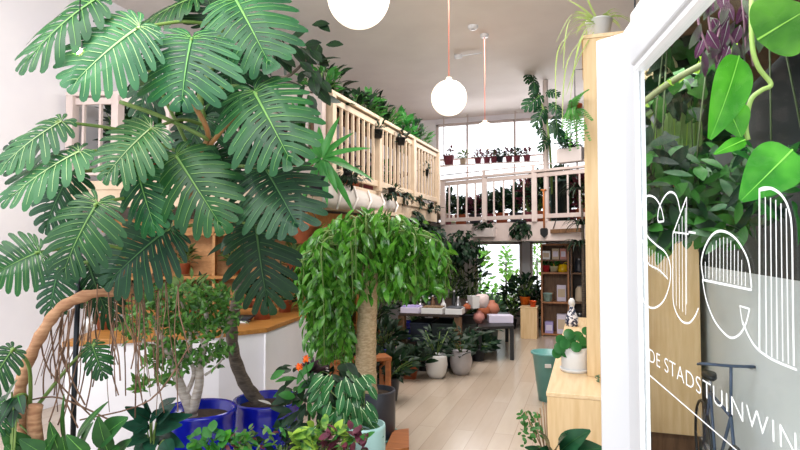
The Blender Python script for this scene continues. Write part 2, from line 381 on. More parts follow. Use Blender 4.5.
# lettering on the glass: strokes given as points on the pane
nn = -dn if (CL-O).dot(dn) < 0 else dn
lm = mat('white window lettering', '#f1f3f5', .5)
def stroke(mb, pts, wpx, closed=False):
    ps = [door_pt(*p)+nn*.006 for p in pts]; n = len(ps)
    if closed: ps = ps+[ps[0]]
    L_, R_ = [], []
    m_ = len(ps)
    for i, p in enumerate(ps):
        if closed and i in (0, m_-1): t = (ps[1]-ps[-2]).normalized()
        else: t = (ps[min(i+1, m_-1)]-ps[max(i-1, 0)]).normalized()
        q = nn.cross(t).normalized(); k = wpx*((p-CL).dot(FW))/F/2
        L_.append(p+q*k); R_.append(p-q*k)
    mb.add(L_+R_, [(i, i+1, m_+i+1, m_+i) for i in range(m_-1)])
def sp2(pts, n=6):
    q = smooth_path([V((a, b, 0)) for a, b in pts], n); return [(p.x, p.y) for p in q]
lt = MB()
# S
stroke(lt, sp2([(667, 221), (664, 208), (658, 198), (650, 196), (645, 204), (644, 218), (649, 234), (658, 244), (668, 252), (673, 264), (673, 282), (667, 300), (657, 308), (648, 304), (644, 292), (644, 281)]), 2)
stroke(lt, [(661, 222), (667, 221)], 2); stroke(lt, sp2([(667, 221), (661, 221), (662, 208), (668, 196), (674, 192), (680, 197), (684, 214)]), 2)
stroke(lt, sp2([(645, 240), (650, 262), (662, 270), (671, 279)]), 1.6)
for i in range(9):
    x = 646+i*3; stroke(lt, [(x, 245+i*1.6), (x, 262+i*2.1)], 1.1)
# t
stroke(lt, [(690, 197), (676, 234)], 2); stroke(lt, [(690, 197), (690, 304)], 1.4); stroke(lt, [(676, 232), (692, 234)], 1.6)
stroke(lt, [(692, 232), (699, 233)], 2)
stroke(lt, sp2([(676, 234), (676, 280), (677, 305), (684, 320), (692, 323), (698, 317), (702, 308)]), 2)
for i in range(4): stroke(lt, [(679+i*3.2, 232-i*8), (679.5+i*3.2, 306+i*3)], 1.2)
# e
stroke(lt, sp2([(707, 279), (705, 262), (709, 246), (717, 234), (726, 231), (737, 236), (746, 247), (753, 263), (756, 288)]), 2.6)
stroke(lt, [(707, 280), (756, 290)], 2.4)
stroke(lt, sp2([(706, 279), (710, 300), (718, 320), (728, 333), (736, 338), (744, 334), (750, 324), (754, 309)]), 2.2)
stroke(lt, [(754, 309), (744, 306), (747, 325)], 2.0)
stroke(lt, sp2([(747, 322), (753, 336), (762, 349), (778, 360), (802, 370)]), 2.4)
for i in range(12):
    x = 709+i*3.7; a = (x-729)/21; y0_ = 237+12*a*a+abs(a)**3*16+(4 if a > 0 else 0)*a*2; stroke(lt, [(x, min(y0_, 276)), (x, 278+i*.75)], 1.3)
# l
stroke(lt, sp2([(764, 190), (768, 188), (778, 189), (788, 197), (794, 210), (797, 232), (798, 300), (799, 366)]), 3)
stroke(lt, [(764, 188), (764, 352)], 3); stroke(lt, [(764, 190), (775, 188)], 3)
for i in range(5): stroke(lt, [(770+i*5.3, 197+i*i*.7), (771+i*5.6, 355+i*2.2)], 1.8)
# underline
stroke(lt, [(652, 375), (745, 454)], 1.4)
lt.build('logo_lettering', lm, door, smooth=False)
# caption text following the pane
cu = bpy.data.curves.new('caption', 'FONT'); cu.body = 'DE STADSTUINWINKEL'; cu.size = 1; cu.space_character = 1.08; cu.offset = -.014
to = bpy.data.objects.new('caption', cu); C.objects.link(to)
dg = bpy.context.evaluated_depsgraph_get(); me0 = bpy.data.meshes.new_from_object(to.evaluated_get(dg)); bpy.data.objects.remove(to)
a_ = door_pt(651.5, 361); b_ = door_pt(795, 448)
sA = (a_-O).dot(dd); sB = (b_-O).dot(dd)
tx = [v.co.x for v in me0.vertices]
cut = 0
# width of the visible 'DE STADSTUINWIN' = about 15/18 of the full line
Wt = max(tx); vis = Wt*.815; hgt = .69
k = (sB-sA)/vis; zA = a_.z
kz = (door_pt(650, 347).z-door_pt(650, 360).z)/hgt
cm = MB(); vv = []
for v in me0.vertices:
    vv.append(O+dd*(sA+v.co.x*k)+UP*(zA+(v.co.y)*kz)+nn*.006)
cm.add(vv, [tuple(p.vertices) for p in me0.polygons])
cm.build('caption_lettering', lm, door, smooth=False)
# ================================================================ FURNITURE
# ---- counter at left
def cz(px, py): p = PZ(px, py, 1.0); return (p.x, p.y)
cpts = [cz(62, 343), cz(219, 334), cz(267, 329), cz(297, 318), cz(333, 306), cz(333, 291), cz(255, 293), cz(120, 300)]
cpts = [(max(x, XL+.03), min(y, 7.8)) for x, y in cpts]
cnt = thing('shop_counter', 'white panelled shop counter with an orange wood top behind the blue pots', 'counter', (cpts[2][0], cpts[2][1], 0))
def inset(poly, k):
    cx = sum(p[0] for p in poly)/len(poly); cy = sum(p[1] for p in poly)/len(poly)
    return [(cx+(p[0]-cx)*k, cy+(p[1]-cy)*k) for p in poly]
MB().prism(inset(cpts, .985), 0, .965).build('body', M_wall, cnt, smooth=False)
MB().prism(cpts, .965, 1.01).build('worktop', M_oak, cnt, smooth=False, bevel=.004)
MB().beam(V((*cpts[2], 0))+V((-.005, -.02, .02)), V((*cpts[2], 0))+V((-.005, -.02, .95)), .02, .02).build('corner_strip', M_wall, cnt, smooth=False)

def shelf_unit(name, label, x0, x1, y0, y1, z0, z1, levels, m, t=.03, back=None, cat='shelf', mids=()):
    e = thing(name, label, cat, ((x0+x1)/2, (y0+y1)/2, z0))
    MB().box((x0, y0, z0), (x0+t, y1, z1)).build('side_panel', m, e, smooth=False)
    MB().box((x1-t, y0, z0), (x1, y1, z1)).build('side_panel', m, e, smooth=False)
    for z in levels: MB().box((x0+t, y0, z), (x1-t, y1, z+t)).build('shelf', m, e, smooth=False)
    for x in mids: MB().box((x-t/2, y0, z0), (x+t/2, y1, z1-t)).build('divider', m, e, smooth=False)
    if back: MB().box((x0+t, y1-.02, z0), (x1-t, y1, z1)).build('back_panel', back, e, smooth=False)
    return e
# dark plant shelving and warm timber wall under the left gallery
sh1 = shelf_unit('plant_shelving', 'dark wooden shelving with plants under the left gallery, behind the counter', -5.6, -3.3, 7.9, 8.3, 0, 1.9, [.05, .6, 1.15, 1.62, 1.86], M_oak, back=M_oak, mids=[-4.5])
# shelves below the rear gallery (right)
q0 = PY(541, 300, 11.75); q1 = PY(569.5, 300, 11.75)
z_of = lambda py, Y, px=555: PY(px, py, Y).z
ZS = [z_of(y, 11.75) for y in (331, 303.5, 274, 262, 244)]
su = shelf_unit('pine_shelf_unit', 'pine shelf unit of stacked open boxes below the rear gallery', q0.x, q1.x, 11.75, 12.1, 0, ZS[4]-.0, [.02, ZS[1], ZS[2], ZS[4]-.03], wood('pine shelf', '#a9744c', '#94623e', .5, (12, 12, 2)), t=.035, back=M_bwood)
q2 = PY(571, 300, 11.7); 
su2 = shelf_unit('pine_shelf_unit', 'narrow brown shelf unit right of the pine boxes, beside the plywood column', q2.x, q2.x+.5, 11.7, 12.1, 0, 1.85, [.02, z_of(322, 11.7), z_of(303, 11.7), z_of(274, 11.7), 1.82], M_bwood, t=.03, back=M_dwood)
# plain low plywood cabinet left of the shelves
a0 = PY(520.5, 330, 11.3); a1 = PY(537, 330, 11.3); zc = PY(528, 307, 11.3).z
e = thing('plywood_pedestal', 'tall plain plywood pedestal at the back left of the pine shelves', 'pedestal', (a0.x, 11.3, 0))
MB().box((a0.x, 11.3, 0), (a1.x, 11.65, zc-.02)).build('body', M_ply, e, smooth=False, bevel=.004)
MB().box((a0.x-.01, 11.29, zc-.02), (a1.x+.01, 11.66, zc)).build('top', M_plyt, e, smooth=False, bevel=.003)
# table with books
ta = PZ(399, 313, .80); tb = PZ(459, 315, .80); tcx = PZ(482, 299, .80)
e = thing('display_table', 'dark wooden display table with white trays and jars in the middle of the shop', 'table', (tb.x, tb.y, 0))
back1 = tcx; back0 = ta+(tcx-tb)
MB().prism([(p.x, p.y) for p in (ta, tb, back1, back0)], .76, .80).build('tabletop', M_dwood, e, smooth=False, bevel=.004)
inn = [mix(p, (ta+back1)/2, .06) for p in (ta, tb, back1, back0)]
for p in inn: MB().box((p.x-.05, p.y-.05, 0), (p.x+.05, p.y+.05, .76)).build('leg', M_bwood, e, smooth=False, bevel=.004)
MB().prism([(mix(p, (ta+back1)/2, .1).x, mix(p, (ta+back1)/2, .1).y) for p in (ta, tb, back1, back0)], .30, .33).build('lower_shelf', M_dwood, e, smooth=False)
tdir = (tb-ta).normalized(); tdep = (back1-tb).normalized()
M_lil = mat('lilac white paper', '#d9d2e6', .6); M_beige = mat('beige box', '#cbb89f', .7); M_lilac = mat('lilac cover', '#a79bd0', .6)
for i, (x0p, x1p, lab, tm) in enumerate([(400, 419, 'white and lilac seed tray at the left end of the display table', M_lil), (421, 443, 'white tray with brown bulbs in the middle of the display table front', M_white), (445, 462, 'white tray with dark cards at the right end of the display table front', M_white)]):
    p = ta+(tb-ta)*((x0p-399)/60); q = ta+(tb-ta)*((x1p-399.5)/60); dep = tdep*.32
    t = thing('display_tray', lab, 'tray', (p.x, p.y, .80), 'white trays along the front of the display table')
    o4 = [p+tdep*.02, q+tdep*.02, q+dep, p+dep]
    MB().prism([(v.x, v.y) for v in o4], .80, .885).build('tray_box', tm, t, smooth=False, bevel=.004)
    MB().prism(inset([(v.x, v.y) for v in o4], .9), .885, .90).build('contents', [M_lilac, mat('brown bulbs', '#8a6b43', .8, '#4a3a28', 40, bump=.8), M_char][i], t, smooth=False)
# ---- right: plywood block, tall plywood column, cabinet end seen through the glass
bt = .75
f0 = PZ(547, 392, bt); f1 = PZ(562, 313, bt)
bx0 = f0.x; by0 = f0.y
e = thing('plywood_bench', 'long low plywood bench along the right wall carrying the white potted plant', 'bench', (bx0+.3, by0+.5, 0))
MB().box((bx0, by0, 0), (.30, by0+4.6, bt-.03)).build('body', M_ply, e, smooth=False, bevel=.004)
MB().box((bx0-.006, by0-.006, bt-.03), (.30, by0+4.6, bt)).build('top', M_plyt, e, smooth=False, bevel=.004)
cx0 = P(585, 200, 5.0).x; cz1 = P(590, 45, 4.8).z
e = thing('plywood_cabinet', 'tall pale plywood shelf column at the right with hanging fern on top', 'cabinet', (cx0+.2, by0+.7, bt))
yc = by0+.62
MB().box((cx0, yc, bt), (cx0+.34, yc+.035, cz1)).build('front_panel', M_ply, e, smooth=False, bevel=.003)
MB().box((cx0, yc+.035, 2.35), (cx0+.03, yc+1.2, cz1)).build('side_panel', M_ply, e, smooth=False)
MB().box((cx0, yc+.035, bt), (cx0+.03, yc+.35, 2.35)).build('side_panel', M_ply, e, smooth=False)
MB().box((cx0+.03, yc+.035, 2.35), (cx0+.34, yc+1.2, 2.38)).build('shelf', M_plyt, e, smooth=False)
MB().box((cx0+.03, yc+.035, 1.3), (cx0+.34, yc+.35, 1.33)).build('shelf', M_plyt, e, smooth=False)
MB().box((cx0-.01, yc-.01, cz1), (cx0+.36, yc+1.2, cz1+.03)).build('top', M_plyt, e, smooth=False)
ce0 = PY(645, 300, 5.2); ce1 = PY(700, 300, 5.2); cet = PY(672, 238, 5.2).z; ceb = PY(672, 434, 5.2).z
e = thing('plywood_cupboard', 'wide plywood cupboard end behind the glass door left of the pale wall', 'cupboard', (ce0.x, 5.2, 0))
MB().box((.33, 5.2, ceb), (ce1.x, 5.9, cet-.03)).build('body', M_ply, e, smooth=False, bevel=.004)
MB().box((.33, 5.19, cet-.03), (ce1.x+.005, 5.9, cet)).build('top', M_plyt, e, smooth=False, bevel=.003)
MB().box((.33, 5.26, 0), (ce1.x-.02, 5.9, ceb)).build('plinth', M_bwood, e, smooth=False)
# low pine bench behind ficus (orange plank) + crate front
def plank_bench(name, label, cat, a, b, dep, z, m, legs=True):
    e = thing(name, label, cat, (a.x, a.y, 0)); d = (b-a).normalized(); n = V((-d.y, d.x, 0))
    if n.dot(FW) < 0: n = -n
    q = [a, b, b+n*dep, a+n*dep]
    MB().prism([(v.x, v.y) for v in q], z-.04, z).build('seat', m, e, smooth=False, bevel=.004)
    c = (q[0]+q[2])/2
    for v in q:
        w_ = mix(v, c, .12); MB().box((w_.x-.025, w_.y-.025, 0), (w_.x+.025, w_.y+.025, z-.04)).build('leg', m, e, smooth=False)
    return e
z_ = .58; plank_bench('wooden_stool', 'low orange wooden bench standing behind the weeping fig trunk', 'bench', PZ(334, 361, z_), PZ(392, 357, z_), .25, z_, M_terraw if 'M_terraw' in globals() else wood('orange pine', '#b06a35', '#98582b', .5))
z_ = .42; plank_bench('plant_bench', 'low wooden plant bench at the bottom edge under the small foreground plants', 'bench', PZ(95, 585, z_), PZ(352, 520, z_), .55, z_, M_bwood)
# pale board / crate in front of the ficus pot at bottom
pA = P(372, 441, 5.1); pA.z = 0
e = thing('wooden_crate', 'flat brown wooden crate at the bottom, right of the charcoal fig pot', 'crate', (P(404, 440, 5.0).x, P(404, 440, 5.0).y, 0))
c0 = PZ(383, 452, .08); c1 = PZ(409, 447, .08); c2 = PZ(409, 428, .08); c3 = PZ(393, 430, .08)
MB().prism([(p.x, p.y) for p in (c0, c1, c2, c3)], .0, .05).build('base', M_bwood, e, smooth=False)
MB().prism([(p.x, p.y) for p in (c0, c1, c2, c3)], .05, .08).build('slatted_top', wood('orange pine', '#b06a35', '#98582b', .5), e, smooth=False, bevel=.004)

# ================================================================ LAMPS
M_globe = mat('lit opal glass', '#fff1d9', .3, emit=1.05)
M_cord = mat('salmon cord', '#d9806a', .6)
for (px, py, r, d, lab) in [(358.5, -3, .197, 3.55, 'largest white globe pendant lamp, cut by the top edge of the photo'), (449, 98, .197, 6.2, 'middle white globe pendant lamp on a salmon cord'), (485, 136, .197, 8.25, 'faint far globe pendant lamp before the bright rear windows')]:
    c = P(px, py, d); e = thing('pendant_lamp', lab, 'lamp', (c.x, c.y, ZC), 'white globe pendant lamps')
    MB().sphere(c, r, seg=40).build('globe', M_globe, e)
    MB().lathe(c+V((0, 0, r-.008)), [(.001, .04), (.03, .04), (.036, .03), (.036, 0), (.03, -.005)], 16).build('cap', mat('cream lamp cap', '#e8d7bd', .5), e)
    MB().tube([c+V((0, 0, r+.03)), (c.x, c.y, ZC-.03)], .006, 6).build('cord', M_cord, e)
    MB().lathe((c.x, c.y, ZC-.04), [(.001, 0), (.06, 0), (.065, .04)], 16).build('ceiling_cup', M_trim, e)
c = PZ(473, 26, ZC)
e = thing('smoke_detector', 'small round white smoke detector on the ceiling left of the cord', 'smoke detector', c)
MB().lathe(c+V((0, 0, -.05)), [(.001, 0), (.05, 0), (.075, .025), (.075, .05)], 24).build('housing', M_trim, e)
MB().lathe(c+V((0, 0, -.055)), [(.001, 0), (.03, 0), (.032, .01)], 16).build('sensor', M_greyc, e)
a_ = PZ(455, 57, ZC-.04); b_ = PZ(482, 53, ZC-.04)
e = thing('ceiling_bracket', 'thin white bracket arm with end cap fixed under the ceiling', 'bracket', (a_.x, a_.y, ZC))
MB().tube([a_, b_], .014, 8).build('arm', M_trim, e); MB().tube([a_, mix(a_, b_, .25)], .035, 10).build('end_cap', M_trim, e)
MB().tube([a_, a_+V((0, 0, .04))], .01, 6).build('bracket_foot', M_trim, e)
# warm lens glare at the upper left monstera leaf, added as a glowing bead
c = P(79, 51, 2.62)
e = thing('glare_point', 'tiny warm glowing bead added for the lens glare among the upper left monstera leaves', 'lamp', c+V((0, 0, .04)))
MB().sphere(c, .017, seg=14).build('bulb', mat('warm glare glow', '#ffdf9a', .4, emit=60), e)
MB().lathe(c+V((0, 0, .008)), [(.02, 0), (.017, .03), (.008, .04), (.001, .04)], 14).build('socket', M_silver, e)
MB().tube([c+V((0, 0, .045)), c+V((.0, .0, .7)), c+V((0, .1, ZC-c.z))], .003, 5).build('cable', M_black, e)

# ================================================================ PLANT TOOLS
def mon_leaf(bx, tip, nrm, wid, mats, parent, N=8, droop=.16, hole=True, name='leaf', seed=0):
    r = random.Random(seed); d = tip-bx; L = d.length; y = d.normalized(); x = y.cross(nrm).normalized(); n = x.cross(y).normalized()
    if n.dot(nrm) < 0: n = -n
    rows = [0, .08, .2, .33, .36, .55, .78, .93, 1.0]
    sc_ = [1, 1, .8 if hole else 1, 1, .96, .86, .78, .6, .22]
    mb = MB()
    def mid(t): return L*.9*max(0, (t-.26)/.74)**1.25
    def edge(t, sd, k):
        ph = math.radians(-86+176*t); e_ = 1+.05*math.sin(k*2.1+seed)
        ex = wid*.5*max(0, math.cos(ph))**.82*e_; ey = .43*L+.59*L*math.sin(ph)
        return ex, ey
    def pos(t, v, sd, k):
        t = min(1, max(0, t+.03*v*v-.015*v)); m_ = mid(t); ex, ey = edge(t, sd, k)
        px_ = ex*v; py_ = m_+(ey-m_)*v
        z = -droop*L*((px_/(wid*.5))**2)*.8-droop*L*(py_/L)**2*(1.2)+.06*wid*min(v*3, 1)*.5
        z += .018*L*math.sin(k*2.7+v*3+seed)*v
        return bx+x*(px_*sd)+y*py_+n*z
    for sd in (1, -1):
        for k in range(N):
            t0, t1 = k/N, (k+1)/N; tc = (t0+t1)/2+r.uniform(-.12, .12)/N; S = 4; lenk = r.uniform(.88, 1.0); gf = r.uniform(.3, 1.5)
            vv = []; ff = []
            for i, v in enumerate(rows):
                for j in range(S+1):
                    s_k = 1-(1-sc_[i])*(gf if i < 7 else 1); tcc = tc if i > 3 else (t0+t1)/2; t = tcc+((t1-t0)*(j/S-.5))*s_k; vv.append(pos(t, v*(lenk if v > .4 else 1), sd, k if v > .4 else 0))
            for i in range(len(rows)-1):
                for j in range(S):
                    a = i*(S+1)+j; ff.append((a, a+1, a+S+2, a+S+1))
            mb.add(vv, ff, 0)
            # side vein
            vv = []; ff = []; q = L*.0045
            for i, v in enumerate((.05, .3, .6, .85)):
                p = pos(tc, v*lenk, sd, k if v > .4 else 0)+n*.004; vv += [p-y*q*(1-v*.6), p+y*q*(1-v*.6)]
            for i in range(3): ff.append((2*i, 2*i+1, 2*i+3, 2*i+2))
            mb.add(vv, ff, 1)
    vv = []; ff = []; K = 9
    for i in range(K):
        t = .27+.7*i/(K-1); p = pos(t, 0, 1, 0)+n*(.006); q = L*.014*(1.1-i/(K-1)); vv += [p-x*q, p+n*q*.6, p+x*q]
    for i in range(K-1): a = 3*i; ff += [(a, a+1, a+4, a+3), (a+1, a+2, a+5, a+4)]
    mb.add(vv, ff, 1)
    return mb.build(name, mats, parent)
def bush(mb, c, rad, n, L, W, m=0, droop=.0, shape='oval', rib=None, seg=3, up=.5, stem_m=None, base=None, curl=.3):
    c = V(c)
    for i in range(n):
        u = rv()
        while u.length > 1 or u.length < .2: u = rv()
        p = c+V((u.x*rad[0], u.y*rad[1], u.z*rad[2]))
        d = V((u.x, u.y, u.z*.5+up-droop*1.6))+rv()*.35; k = ru(.7, 1.15)
        nn_ = V((0, 0, 1))+V((u.x, u.y, 0))*.6-FW*.35+rv()*.35
        mb.leaf(p-d.normalized()*L*.4, d, nn_, L*k, W*k, curl, seg, .25, m, shape, rib)
        if stem_m is not None and i % 4 == 0 and base is not None: mb.tube([base, mix(V(base), p, .55)+V((0, 0, .02)), p], .0035 if L < .12 else .006, 4, stem_m, False)
def straps(mb, base, n, L, W, arch, m=0, spread=1.0, az=None, seg=7):
    for i in range(n):
        a = ru(0, 2*math.pi) if az is None else ru(*az); l = L*ru(.65, 1.1); o = V((math.cos(a), math.sin(a), 0)); vv = []; ff = []; x = V((-o.y, o.x, 0)); rise = ru(.5, 1)
        for k in range(seg+1):
            t = k/seg; p = V(base)+o*(l*spread*t*(1-.15*t))+UP*(l*(rise*t-arch*t*t)); hw = W*.5*min(1, 4*t+.4)*(1-t**2.5)+.0008
            vv += [p-x*hw, p-UP*hw*.35, p+x*hw]
        for k in range(seg): q = 3*k; ff += [(q, q+1, q+4, q+3), (q+1, q+2, q+5, q+4)]
        mb.add(vv, ff, m)
def pot_prof(r, h, kind='taper'):
    if kind == 'taper': return [(.001, 0), (r*.72, 0), (r*.96, h*.93), (r, h*.93), (r, h), (r*.9, h), (r*.88, h*.86), (.001, h*.86)]
    if kind == 'round': return [(.001, 0), (r*.6, 0), (r*.85, h*.2), (r, h*.55), (r*.92, h*.9), (r*.86, h), (r*.78, h), (r*.78, h*.86), (.001, h*.86)]
    if kind == 'straight': return [(.001, 0), (r*.93, 0), (r*.99, h*.05), (r, h*.97), (r*.98, h), (r*.88, h), (r*.88, h*.86), (.001, h*.86)]
    if kind == 'belly': return [(.001, 0), (r*.68, 0), (r*.78, h*.08), (r*.93, h*.5), (r*1.0, h*.86), (r*.99, h*.93), (r*1.03, h*.97), (r*1.0, h), (r*.9, h*.985), (r*.88, h*.9), (.001, h*.9)]
def pot(e, loc, r, h, m, kind='taper', name='pot', soil=True, label=None):
    o = MB().lathe(loc, pot_prof(r, h, kind), 28).build(name, m, e)
    e = o
    if label: o['label'] = label
    if soil: MB().lathe(V(loc)+V((0, 0, h*.90)), [(r*.87, 0), (r*.5, .01), (.001, .014)], 20).build('soil', M_soil, e)
    return o
def plantpot(name, label, cat, base, r, h, pm, leafm, L, W, rad, n, shape='oval', rise=0, group=None, kind='taper', droop=0, style='bush', up=.5, seg=3, rib=None, arch=.8):
    base = V(base); e = thing(name, label, cat, base, group)
    pot(e, base, r, h, pm, kind, soil=(r > .09))
    top = base+V((0, 0, h*.92)); mb = MB(); mats = [leafm, L_ficr if rib is None else rib, M_stemg]
    if style == 'bush': bush(mb, top+V((0, 0, rise)), rad, n, L, W, 0, droop, shape, 1 if rib else None, seg, up, 2, top)
    elif style == 'strap': straps(mb, top, n, L, W, arch)
    elif style == 'rosette':
        for i in range(n):
            a = i*2.4; t = i/n; o = V((math.cos(a), math.sin(a), .25+1.6*t)); mb.leaf(top, o, UP+V((0, 0, .2)), L*(1-.4*t), W, .15, seg, .3, 0, shape)
    mb.build('foliage', mats, e); return e
# ================================================================ THE BIG MONSTERA
base = P(24, 452, 3.0)
mon = thing('monstera_plant', 'huge split-leaf monstera climbing the left side of the shop', 'plant', (P(60, 450, 3.0).x, P(60, 450, 3.0).y, 0))
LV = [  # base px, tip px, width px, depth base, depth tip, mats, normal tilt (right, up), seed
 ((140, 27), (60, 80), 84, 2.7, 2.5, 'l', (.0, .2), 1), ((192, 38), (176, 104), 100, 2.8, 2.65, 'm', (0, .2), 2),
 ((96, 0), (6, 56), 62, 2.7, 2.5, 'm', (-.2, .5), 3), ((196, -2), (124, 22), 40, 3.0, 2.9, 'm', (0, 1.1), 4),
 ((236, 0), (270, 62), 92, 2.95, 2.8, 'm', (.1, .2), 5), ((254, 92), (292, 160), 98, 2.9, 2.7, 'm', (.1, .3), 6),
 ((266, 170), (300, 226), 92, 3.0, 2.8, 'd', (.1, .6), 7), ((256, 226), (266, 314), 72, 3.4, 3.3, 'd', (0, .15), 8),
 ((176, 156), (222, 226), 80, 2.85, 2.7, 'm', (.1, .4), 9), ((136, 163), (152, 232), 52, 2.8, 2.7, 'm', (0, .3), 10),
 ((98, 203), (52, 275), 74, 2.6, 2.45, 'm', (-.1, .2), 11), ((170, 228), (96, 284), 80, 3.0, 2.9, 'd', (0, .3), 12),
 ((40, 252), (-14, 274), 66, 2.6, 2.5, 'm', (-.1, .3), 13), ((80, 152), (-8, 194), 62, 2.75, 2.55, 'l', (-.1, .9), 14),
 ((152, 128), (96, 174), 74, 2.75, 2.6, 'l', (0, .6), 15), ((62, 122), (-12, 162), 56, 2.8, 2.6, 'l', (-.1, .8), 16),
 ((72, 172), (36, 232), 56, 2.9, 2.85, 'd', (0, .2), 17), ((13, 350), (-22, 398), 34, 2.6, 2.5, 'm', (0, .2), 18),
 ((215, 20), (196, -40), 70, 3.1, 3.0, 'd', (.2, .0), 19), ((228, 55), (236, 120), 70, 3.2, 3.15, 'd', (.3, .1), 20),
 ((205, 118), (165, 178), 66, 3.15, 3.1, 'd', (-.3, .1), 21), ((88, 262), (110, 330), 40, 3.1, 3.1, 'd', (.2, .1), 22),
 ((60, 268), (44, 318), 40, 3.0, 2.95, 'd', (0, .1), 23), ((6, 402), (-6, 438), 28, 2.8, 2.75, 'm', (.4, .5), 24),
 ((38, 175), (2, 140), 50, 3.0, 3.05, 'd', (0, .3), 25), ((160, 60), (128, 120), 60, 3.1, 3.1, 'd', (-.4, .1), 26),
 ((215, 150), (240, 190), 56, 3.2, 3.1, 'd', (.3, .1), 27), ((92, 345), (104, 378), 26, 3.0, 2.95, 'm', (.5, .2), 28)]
mm = {'m': [L_mon, L_rib], 'd': [L_mond, leafmat('shaded rib', '#4d7a45', '#447040')], 'l': [L_monl, leafmat('lighter leaf rib', '#a3b981', '#98b076')]}
node = {}
crown = smooth_path([P(208, 138, 3.15), P(200, 100, 3.15), P(214, 60, 3.15), P(226, 10, 3.15)])
hub2 = P(138, 285, 3.1)
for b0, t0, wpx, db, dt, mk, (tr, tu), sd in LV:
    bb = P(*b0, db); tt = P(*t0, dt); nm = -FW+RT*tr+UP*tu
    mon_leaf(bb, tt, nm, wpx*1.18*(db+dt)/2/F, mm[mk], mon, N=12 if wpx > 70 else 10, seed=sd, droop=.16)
    # petiole
    py = b0[1]
    src = crown[min(len(crown)-1, max(0, int((150-py)/150*len(crown))))] if py < 150 and b0[0] > 100 else (mix(P(195, 160, 3.15), hub2, min(1, max(0, (py-150)/130))) if py < 300 else P(30, 415, 3.0))
    midp = mix(src, bb, .55)+UP*.05+FW*.06
    MB().tube(smooth_path([src, midp, bb+FW*.01, bb+(tt-bb)*.05], 5), taper(.011, .006, 16), 7).build('petiole', M_stemg, mon)
# trunks
pts = [P(32, 560, 3.0), P(28, 470, 3.0), P(22, 420, 2.95), P(20, 392, 2.95), P(28, 362, 2.95), P(44, 330, 2.95), P(62, 307, 3.0), P(92, 294, 3.0), P(138, 288, 3.1), P(165, 262, 3.2), P(186, 200, 3.25), P(206, 150, 3.2)]
pp_ = smooth_path(pts, 5); rr = [(.030+.004*math.sin(i*1.9)) * (1 if i < 35 else .8) for i in range(len(pp_))]
pp_[0].z = .34
MB().tube(pp_, rr, 12).build('trunk', M_bark, mon)
MB().tube(smooth_path([P(40, 520, 2.95), P(37, 450, 2.9), P(34, 420, 2.88), P(36, 405, 2.88)], 4), .034, 10).build('cut_stump', M_bark, mon)
MB().tube(crown+[], taper(.026, .014, len(crown)), 9).build('upper_stem', M_stemg, mon)
MB().tube(smooth_path([P(186, 80, 3.0), P(190, 98, 2.95), P(204, 122, 2.95), P(208, 138, 3.0), P(200, 152, 3.0)]), .014, 8).build('side_shoot', mat('orange brown shoot', '#a4683a', .6, '#8a7040', 8), mon)
MB().tube(smooth_path([P(210, 145, 3.0), P(224, 128, 2.95), P(240, 110, 2.95)]), .012, 8).build('side_shoot', mat('orange brown shoot', '#a4683a'), mon)
MB().tube(smooth_path([P(120, 102, 2.9), P(160, 116, 2.92), P(198, 134, 2.95), P(208, 140, 3.0)]), .011, 8).build('side_shoot', M_stemg, mon)
# aerial roots: wavy strings dropping from trunk
for i in range(52):
    x = ru(52, 182); y = 292-ru(0, 14) if x > 92 else 300+ (92-x)*.45
    d = ru(2.95, 3.2); ln = ru(60, 130); p0 = P(x, y, d); x1 = x+ru(-12, 12)+(-14 if x < 100 else 4); p3 = P(x1, min(y+ln, 425), d+ru(-.1, .1))
    p1 = mix(p0, p3, .35)+RT*ru(-.02, .02); p2 = mix(p0, p3, .7)+RT*ru(-.03, .03)
    MB().tube(smooth_path([p0, p1, p2, p3], 4), ru(.0018, .0042), 5).build('aerial_root', M_root, mon)
for a, b, c2 in (((40, 335), (50, 372), (95, 420)), ((60, 345), (70, 385), (58, 425)), ((30, 400), (60, 398), (110, 420)), ((66, 300), (60, 350), (85, 405)), ((50, 320), (58, 380), (78, 428)), ((190, 345), (150, 400), (80, 420))):
    MB().tube(smooth_path([P(*a, 3.0), P(*b, 3.02), P(*c2, 3.0)], 5), .0045, 6).build('aerial_root', M_root, mon)
mp = V((P(58, 450, 3.05).x, P(58, 450, 3.05).y, 0))
pot(mon, mp, .34, .46, M_char, 'taper')
# dark stake
e = thing('plant_stake', 'long dark metal stake supporting the monstera beside the thick brown trunk', 'stake', V((mp.x+.02, mp.y, .41)))
a_ = P(80, 240, 3.12); b_ = P(74, 395, 3.06)
MB().tube([a_, b_, V((b_.x, b_.y, .42))], .014, 10).build('pole', M_steel, e)
MB().sphere(a_, .02, seg=10).build('end_cap', M_steel, e)

